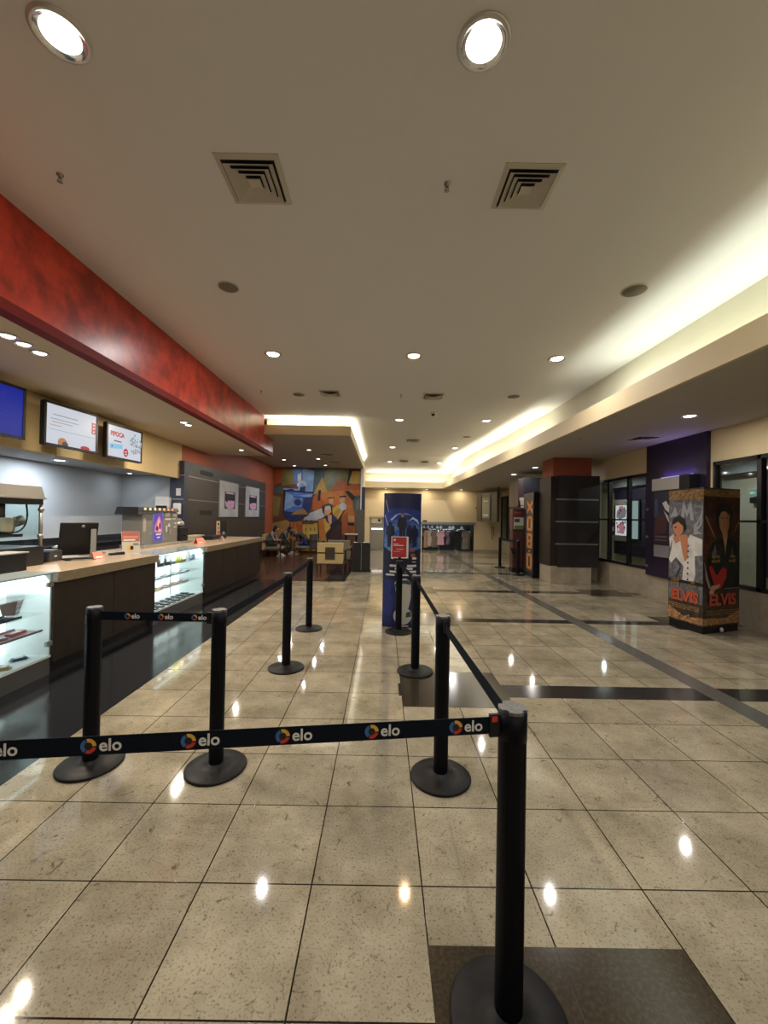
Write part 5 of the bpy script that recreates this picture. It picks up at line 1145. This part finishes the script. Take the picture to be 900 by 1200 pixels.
# letters read upward, turned a quarter: D - B O X
zl = lambda k: .16+.0*k
X0, X1 = .42, .93
def stroke(q0, q1, th):
    (u0,z0),(u1,z1) = q0, q1
    d = V((u1-u0)*L if False else (u1-u0)*L, z1-z0) if False else None
def ring_letter(z0, z1, u0, u1, tw=.15, tz=.075):
    col(u0, u0+tw, z0, z1); col(u1-tw, u1, z0, z1); col(u0, u1, z0, z0+tz); col(u0, u1, z1-tz, z1)
ring_letter(.20, .62, X0, X1)                      # D
col(X0+.18, X1-.18, .66, .70)                      # hyphen
ring_letter(.76, 1.16, X0, X1); col((X0+X1)/2-.06, (X0+X1)/2+.06, .92, .98); col(X0, X1, .93, .985)  # B
ring_letter(1.22, 1.62, X0, X1)                    # O
def slant(u0, z0, u1, z1, h=.10):
    q = []
    for (u, z) in ((u0, z0), (u0, z0+h)):
        pass
    w = [a+U*(L*u)+N*nn for u, nn in ((u0,.008),(u1,.008),(u1,.012),(u0,.012))]
    q = [(w[0].x,w[0].y,z0),(w[1].x,w[1].y,z1),(w[2].x,w[2].y,z1),(w[3].x,w[3].y,z0),(w[0].x,w[0].y,z0+h),(w[1].x,w[1].y,z1+h),(w[2].x,w[2].y,z1+h),(w[3].x,w[3].y,z0+h)]
    p.hexa(q, 1)
slant(X0, 1.68, X1, 1.95); slant(X0, 1.95, X1, 1.68)   # X
p.build('letter_strip', [mat('strip_dark', (.05,.05,.045), .5), orange], t, True)
# maroon kiosk
t = thing('ticket_kiosk', 'maroon self-service kiosk standing left of the black letter totem', 'kiosk', (3.93, 11.780, 0))
maroon = mat('kiosk_maroon', (.085,.022,.026), .4); rustm = mat('kiosk_rust', (.07,.022,.016), .5)
MB().box((3.74,11.680,.0),(4.13,11.980,.12)).build('foot', black_plastic, t, True)
MB().box((3.75,11.700,.12),(4.12,11.980,1.22)).build('cabinet', rustm, t, True, .01)
MB().box((3.735,11.680,1.22),(4.13,11.980,1.84)).build('head', maroon, t, True, .008)
h = MB()
art(h, (3.735,11.680,1.22), (1,0,0), (0,0,1), (0,-1,0), [(0, rect(.03,.02,.38,.36)), (1, rect(.05,.02,.36,.13)), (2, rect(.05,.22,.20,.32)), (3, ell(.07,.50,.018,.025)), (3, ell(.13,.49,.018,.03)), (3, ell(.20,.49,.018,.025)), (4, rect(.03,.56,.34,.60))], .0015)
h.build('screen', [mat('kiosk_grey', (.42,.42,.37), .3), mat('kiosk_green', (.10,.17,.05), .4), mat('kiosk_dark', (.06,.05,.04), .3), mat('kiosk_red', (.36,.06,.05), .5), mat('kiosk_wine', (.05,.012,.02), .4)], t, True)
MB().hexa([(3.70,11.580,.55),(3.80,11.580,.55),(3.80,11.710,.62),(3.70,11.710,.62),(3.69,11.580,.60),(3.80,11.580,.60),(3.80,11.710,.70),(3.69,11.710,.70)]).build('card_slot', black_plastic, t, True)
MB().box((3.76,11.685,.95),(4.10,11.700,1.0)).box((3.76,11.685,.35),(4.10,11.700,.39)).build('trim_line', maroon, t, True)

# ------------------------------------------------------------------ purple panel with light box
purple = mat('purple_panel', (.019,.011,.036), .35)
t = thing('purple_panel', 'tall dark purple wall panel between the right-hand glazings', 'wall panel', (XW, 7.48, 0))
MB().box((5.36, 6.72, .46), (5.427, 8.26, 3.055)).build('panel', purple, t, True)
for z in (.62, 1.2, 1.75): MB().box((5.33, 8.17, z), (5.362, 8.21, z+.05)).build('clip', dull_steel, t, True)
t = thing('poster_light_box', 'wall poster box with pale header on the purple panel', 'light box', (5.3, 7.4, .87))
MB().box((5.20, 7.05, 1.10), (5.36, 7.80, 2.12)).build('housing', black_plastic, t, True, .006)
MB().box((5.18, 7.10, 2.12), (5.36, 7.82, 2.345)).build('header', mat('header_white', (.48,.46,.45), .5), t, True, .004)
MB().box((5.18, 6.86, 2.12), (5.36, 7.10, 2.355)).build('header_end', black_plastic, t, True, .004)
MB().box((5.22, 7.05, .87), (5.36, 7.81, 1.10)).build('footer', mat('footer_grey', (.22,.22,.26), .5), t, True, .004)
f = MB(); art(f, (5.20, 7.80, 1.10), (0,-1,0), (0,0,1), (-1,0,0), [(0, rect(.02,.02,.73,1.0)), (1, rect(.04,.52,.14,.86)), (2, [(.02,.20),(.36,.22),(.40,.55),(.12,.60)]), (3, [(.26,.78),(.34,.66),(.44,.60),(.50,.70),(.42,.74),(.36,.82)]), (3, [(.30,.64),(.42,.54),(.46,.40),(.40,.48)]), (4, rect(.06,.14,.40,.17)), (4, rect(.06,.08,.40,.10))], .0015)
f.build('film_print', [mat('print_night', (.008,.010,.035), .4), mat('dim_blue', (.04,.06,.16), .4), mat('dim_wine', (.06,.015,.025), .4), mat('print_white', (.60,.62,.64), .4), mat('print_dim', (.14,.08,.08), .4)], t, True)
VIO = (.45, .35, 1.0)
tb = MB().cyl((5.31, 6.95, 2.365), (5.31, 7.75, 2.365), .010, seg=8); tb.build('violet_tube', emit('violet_tube', VIO, 1.2), t, True)
o = area('violet_lamp', (5.31, 7.35, 2.385), (PI, 0, 0), .04, .8, 2.6, VIO)

# ------------------------------------------------------------------ square film poster column
EA, EB, EC = V((4.32,6.12,0)), V((4.40,5.56,0)), V((5.11,5.80,0)); ED = EC + EA - EB
t = thing('poster_column', 'square film poster column with red lettering at the right of the hall', 'advertising column', tuple((EA+EC)/2))
cc = (EA+EC)/2
board = mat('column_board', (.030,.024,.018), .42, noise=(14, (.085,.055,.028), .45, .68))
MB().prism([(p.x,p.y) for p in (EA,EB,EC,ED)], .10, 2.02).build('body', board, t, True)
ins = lambda p, k: cc+(p-cc)*k
MB().prism([((ins(p,.97)).x,(ins(p,.97)).y) for p in (EA,EB,EC,ED)], .0, .10).build('base', black_plastic, t, True)
CM = [mat('col_gold', (.40,.24,.09), .45, noise=(25,(.16,.09,.03),.4,.6)), mat('col_silver', (.30,.31,.32), .4), mat('col_white', (.66,.65,.62), .45, noise=(5,(.44,.43,.42),.5,.72)), mat('col_flesh', (.50,.20,.10), .45), mat('col_dark', (.010,.009,.010), .4, noise=(12,(.035,.026,.020),.5,.72)), mat('col_red', (.48,.06,.03), .4), mat('col_maroon', (.050,.016,.012), .45, noise=(9,(.14,.05,.03),.45,.7)), mat('col_grey', (.10,.10,.115), .4, noise=(20,(.19,.19,.21),.45,.6)), mat('col_amber', (.52,.26,.09), .45), mat('col_glow', (.30,.16,.07), .45, noise=(30,(.62,.34,.14),.5,.62)), mat('col_pale_flesh', (.52,.30,.20), .45), mat('col_guitar', (.42,.02,.02), .35)]
def face(P0, P1):
    U = (P1-P0); w = U.length; U.normalize(); N = V((U.y,-U.x,0)); N = N if N.dot(P0-cc) > 0 else -N
    return P0, U, N, w
def text_on(mb, s, P0, U, N, x, z, size, m, squash=1, d=.018):
    M = Matrix.Translation(P0+U*x+V((0,0,z))+N*d) @ Matrix((U, V((0,0,1)), N)).transposed().to_4x4()
    mb.text(s, size, M, m, .001, squash=squash, bold=size*.035)
# left face: man in white against silver lettering shapes
P0, U, N, w = face(EA, EB)
L = []
k = w
def sx(p): return [(x*k, z) for x, z in p]
L += [(7, sx(rect(.01,.40,.99,1.98))), (0, sx(rect(.0,1.86,1.0,2.0))), (9, sx([(.0,.12),(1,.12),(1,.22),(.5,.18),(0,.30)]))]
L += [(1, sx([(.36,1.58),(.44,1.86),(.54,1.70),(.66,1.86),(.74,1.56),(.64,1.56),(.62,1.70),(.54,1.60),(.48,1.70),(.46,1.58)])), (1, sx([(.04,1.60),(.20,1.76),(.30,1.60),(.20,1.62)])), (1, sx([(.74,1.50),(.86,1.56),(.98,1.74),(.96,1.50),(.84,1.42),(.98,1.38),(.74,1.36)])), (7, sx([(.80,1.47),(.90,1.50),(.93,1.60),(.86,1.52)]))]
L += [(2, sx([(.02,.98),(.10,1.14),(.12,1.28),(.34,1.34),(.50,1.22),(.64,1.36),(.98,1.30),(.98,1.08),(.78,1.06),(.80,.80),(.74,.66),(.42,.66),(.46,.90),(.24,1.02),(.08,.92)])), (2, sx([(.02,1.30),(.16,1.36),(.20,1.28),(.10,1.26),(.06,1.16)]))]
L += [(3, sx([(.34,1.34),(.46,1.36),(.58,1.34),(.58,1.02),(.50,.96),(.42,1.12)])), (3, sx(ell(.30,1.45,.16,.11))), (4, sx([(.10,1.50),(.14,1.58),(.32,1.64),(.50,1.58),(.54,1.44),(.46,1.38),(.44,1.48),(.30,1.54),(.16,1.50)])), (3, sx([(.14,1.30),(.34,1.36),(.36,1.26),(.22,1.22)])), (4, sx([(.18,1.46),(.26,1.47),(.25,1.45),(.18,1.445)]))]
for z in (1.20,1.12,1.04,.96,.88,.80,.72): L.append((4, sx(ell(.60-.02*(1.2-z),z,.022,.014,8))))
L += [(4, sx(rect(.0,.66,1.0,.70))), (7, sx([(.03,.74),(.22,.72),(.38,.88),(.30,.98),(.08,.92)]))]
b = MB(); art(b, P0+V((0,0,0)), U, V((0,0,1)), N, L, .0006)
for s, x, z, sz in (('AUSTIN', .24, .685, .052), ('BUTLER', .24, .635, .052), ('TOM', .74, .685, .052), ('HANKS', .74, .635, .052)): text_on(b, s, P0, U, N, x*k, z-.0, sz, 0, .72)
text_on(b, 'ELVIS', P0, U, N, .50*k, .475, .205, 5, .92)
text_on(b, 'ELVIS', P0, U, N, .512*k, .47, .205, 8, .92, .0165)
for z in (.34,.315,.29): art(b, P0, U, V((0,0,1)), N, [(0, sx(rect(.05,z,.92,z+.012)))], .016)
random.seed(5)
for q in range(26): art(b, P0, U, V((0,0,1)), N, [(random.choice((9,8,3)), sx(ell(random.uniform(.05,.95), random.uniform(.13,.22), .03, .018, 7)))], .016+.0002*q)
b.build('left_print', CM, t, True)
# right face: man in a dark jacket with a red guitar
P0, U, N, w = face(EB, EC); k = w; L = []
L += [(6, sx(rect(.01,.60,.99,1.98))), (0, sx(rect(.0,1.90,1.0,2.0))), (6, sx([(.1,1.2),(.3,1.75),(.7,1.8),(.9,1.25)])), (8, sx([(.04,1.62),(.07,1.62),(.30,1.34),(.28,1.34)])), (8, sx([(.96,1.56),(.98,1.55),(.84,1.40),(.83,1.41)])), (9, sx([(.0,.12),(1,.12),(1,.30),(.6,.20),(0,.22)]))]
L += [(4, sx([(.06,.62),(.10,1.06),(.24,1.26),(.44,1.32),(.70,1.34),(.92,1.22),(.98,1.0),(.98,.62)])), (4, sx(ell(.56,1.66,.24,.16))), (10, sx([(.48,1.44),(.64,1.44),(.645,1.34),(.60,1.20),(.585,1.08),(.57,1.20),(.52,1.33)])), (10, sx([(.40,1.60),(.43,1.46),(.51,1.37),(.61,1.37),(.68,1.47),(.69,1.64),(.58,1.70),(.46,1.69)])), (3, sx([(.60,1.69),(.69,1.64),(.68,1.47),(.62,1.38),(.61,1.50)])), (4, sx([(.42,1.66),(.50,1.70),(.68,1.69),(.66,1.74),(.48,1.74)])), (3, sx([(.535,1.59),(.555,1.59),(.57,1.505),(.52,1.50)])), (4, sx(rect(.455,1.595,.525,1.608))), (4, sx(rect(.57,1.60,.63,1.612))), (3, sx(rect(.49,1.455,.57,1.468)))]
L += [(7, sx([(.20,1.10),(.30,1.24),(.34,1.10),(.26,1.0)])), (7, sx([(.76,1.22),(.80,1.10),(.74,1.06)])), (11, sx([(.12,.92),(.20,.94),(.34,.80),(.50,.92),(.62,.88),(.60,.76),(.46,.62),(.30,.62)])), (10, sx([(.14,.58),(.20,.66),(.44,.68),(.40,.63),(.28,.60),(.26,.52),(.16,.52)])), (1, sx([(.0,1.0),(.10,.78),(.18,.64),(.13,.62),(.05,.76)])), (1, sx(rect(.56,.615,.98,.622)))]
b = MB(); art(b, P0, U, V((0,0,1)), N, L, .0006)
for s, x, z, sz in (('AUSTIN', .30, 1.06, .055), ('BUTLER', .30, 1.0, .055), ('TOM', .76, 1.06, .055), ('HANKS', .76, 1.0, .055)): text_on(b, s, P0, U, N, x*k, z, sz, 0, .85)
text_on(b, 'ELVIS', P0, U, N, .50*k, .46, .215, 5, 1.12)
text_on(b, 'ELVIS', P0, U, N, .51*k, .455, .215, 6, 1.12, .0165)
for z in (.31,.285,.26): art(b, P0, U, V((0,0,1)), N, [(0, sx(rect(.06,z,.94,z+.010)))], .016)
for q in range(26): art(b, P0, U, V((0,0,1)), N, [(random.choice((9,8,0)), sx(ell(random.uniform(.05,.95), random.uniform(.13,.20), .025, .016, 7)))], .016+.0002*q)
b.build('right_print', CM, t, True)
b = MB(); q = EB+(EC-EB)*.48; b.M = Matrix.Translation((q.x, q.y-.02, .02)); b.lathe([(.0001,0),(.02,0),(.022,.04),(.01,.055),(.0001,.055)], seg=12); 
tag(b.build('floor_tag', white_plastic), 'small white tag at the foot of the square poster column', 'tag')

# ------------------------------------------------------------------ corridor seen through the glazing
def corridor_panel(y0, y1, z0, z1, label): 
    o = MB().box((7.38, y0, z0), (7.495, y1, z1)).build('corridor_cladding', mat('corridor_purple', (.022,.016,.042), .4), None, bevel=.004); return tag(o, label, 'wall panel')
corridor_panel(11.40, 12.95, .5, 2.5, 'dark purple corridor panel seen through the glazing by the pillar')
corridor_panel(6.6, 7.92, .5, 2.5, 'dark purple corridor panel seen through the near right glazing')
t = thing('lit_film_poster', 'glowing white and pink film poster behind the glazing by the pillar', 'poster', (7.36, 12.4, 1.08))
MB().box((7.25, 12.02, .92), (7.38, 12.74, 1.08)).build('footer', mat('corridor_beige', (.22,.20,.17), .5), t, True); MB().box((7.25, 12.02, 2.02), (7.38, 12.74, 2.18)).build('header', mat('corridor_beige', (.22,.20,.17), .5), t, True)
MB().box((7.28, 12.05, 1.06), (7.38, 12.72, 2.04)).build('housing', black_plastic, t, True)
f = MB(); 
GW = emit('glow_white', (.90,.92,1.0), .9); GP = emit('glow_pink', (.80,.25,.32), .75); GD = emit('glow_dark', (.07,.06,.10), .5); GG = emit('glow_grey', (.38,.36,.42), .6)
random.seed(9)
sh_ = [(0, rect(.03,.03,.64,.95)), (1, [(.12,.10),(.50,.08),(.54,.30),(.36,.44),(.14,.34)]), (3, [(.08,.58),(.28,.52),(.56,.60),(.60,.80),(.36,.88),(.10,.78)]), (1, [(.20,.84),(.46,.84),(.42,.92),(.24,.92)])]
for q in range(18): x, z = random.uniform(.1,.56), random.uniform(.12,.86); sh_.append((random.choice((2,2,1,3,0)), ell(x,z,.035,.045,7)))
art(f, (7.28, 12.72, 1.06), (0,-1,0), (0,0,1), (-1,0,0), sh_, .0008); f.build('poster_print', [GW, GP, GD, GG], t, True)
o = MB().box((7.26, 11.66, 1.02), (7.34, 11.84, 2.12)); o = o.build('corridor_light_strip', [emit('strip_pale', (.62,.78,.78), .55)]); tag(o, 'pale upright light strip beside the glowing corridor poster', 'light')
o.location.x += 0
hold = MB().box((7.34, 11.60, .98), (7.38, 11.90, 2.16)).build('holder', black_plastic, o)
o = MB().box((7.47, 13.05, 1.87), (7.495, 13.42, 2.22)).build('yellow_sign', mat('yellow_sign', (.72,.42,.07), .5)); tag(o, 'yellow square notice on the corridor wall beside the pillar', 'sign')
b = MB(); art(b, (7.47,13.40,1.9), (0,-1,0), (0,0,1), (-1,0,0), [(0, rect(.05,.20,.30,.23)), (0, rect(.05,.12,.30,.14)), (0, rect(.09,.06,.26,.08))], .001); b.build('notice_print', mat('sign_brown', (.35,.16,.03), .5), o)
t = thing('fire_extinguisher', 'red fire extinguisher on the corridor wall beside the pillar', 'fire extinguisher', (7.392, 13.1, 1.08))
er = mat('extinguisher_red', (.20,.015,.02), .35)
MB().lathe([(.0001,0),(.07,0),(.078,.02),(.078,.36),(.06,.42),(.025,.45),(.025,.47),(.0001,.47)], seg=20).build('cylinder', er, t)
MB().box((-.04,-.015,.47),(.05,.015,.50)).box((-.06,-.012,.51),(.02,.012,.53)).cyl((0,0,.46),(0,0,.53),.018,seg=10).build('valve', black_plastic, t)
MB().tube([(-.04,0,.49),(-.09,0,.42),(-.095,0,.22)], .012, seg=8).build('hose', black_plastic, t)
MB().lathe([(.0785,.12),(.0785,.26)], seg=20).build('paper_label', white_paint, t)
MB().box((.06,-.05,.10),(.10,.05,.36)).build('wall_bracket', black_metal, t)
t = thing('exit_sign', 'green exit sign box on the corridor wall, right of the poster column', 'sign', (7.42, 8.08, 2.02))
MB().box((-.03,-.09,.05),(.075,.10,.20)).build('housing', white_plastic, t)
f = MB(); art(f, (-.03,.10,.05), (0,-1,0), (0,0,1), (-1,0,0), [(0, rect(.005,.005,.185,.145)), (1, rect(.02,.05,.10,.10)), (1, [(.11,.075),(.14,.11),(.14,.04)])], .001); f.build('sign_face', [emit('exit_green', (.16,.40,.30), .8), emit('exit_white', (.7,.85,.8), .8)], t)
MB().box((-.02,-.09,-.08),(.075,.10,.03)).build('battery_box', black_plastic, t)
o = MB().box((7.34, 7.0, 1.85), (7.38, 7.5, 1.98)); o = o.build('corridor_lamp_slot', [emit('slot_white', (.9,.95,1), 1.0)]); tag(o, 'small white lit slot on the near corridor panel at the right edge', 'light')
t = thing('corridor_poster', 'pale pink poster board standing behind the farthest right glazing', 'poster', (5.95, 19.3, 0))
MB().box((-.22,-.012,.55),(.22,.012,1.12)).build('board', mat('poster_pale_pink', (.66,.52,.54), .5, noise=(9,(.36,.24,.28),.5,.66)), t); MB().box((-.25,-.02,.52),(.25,.0,.56)).build('tray', black_metal, t)
for s in (-1,1): MB().cyl((s*.16,-.01,.53),(s*.22,-.08,0),.012,seg=8).build('leg', black_metal, t)
MB().cyl((0,.0,1.0),(0,.28,0),.012,seg=8).build('rear_leg', black_metal, t)

# ------------------------------------------------------------------ world, render look
w = bpy.data.worlds.new('World'); bpy.context.scene.world = w; w.use_nodes = True
bg = w.node_tree.nodes['Background']; bg.inputs['Color'].default_value = (.8, .75, .65, 1); bg.inputs['Strength'].default_value = 0.02
sc_ = bpy.context.scene
sc_.view_settings.view_transform = 'Standard'; sc_.view_settings.look = 'None'; sc_.view_settings.gamma = 1; sc_.view_settings.use_curve_mapping = False
sc_.view_settings.exposure = 0.0
sc_.cycles.use_denoising = True; sc_.cycles.max_bounces = 8; sc_.cycles.transparent_max_bounces = 12; sc_.cycles.sample_clamp_indirect = 6
sc_.cycles.caustics_reflective = False; sc_.cycles.caustics_refractive = False
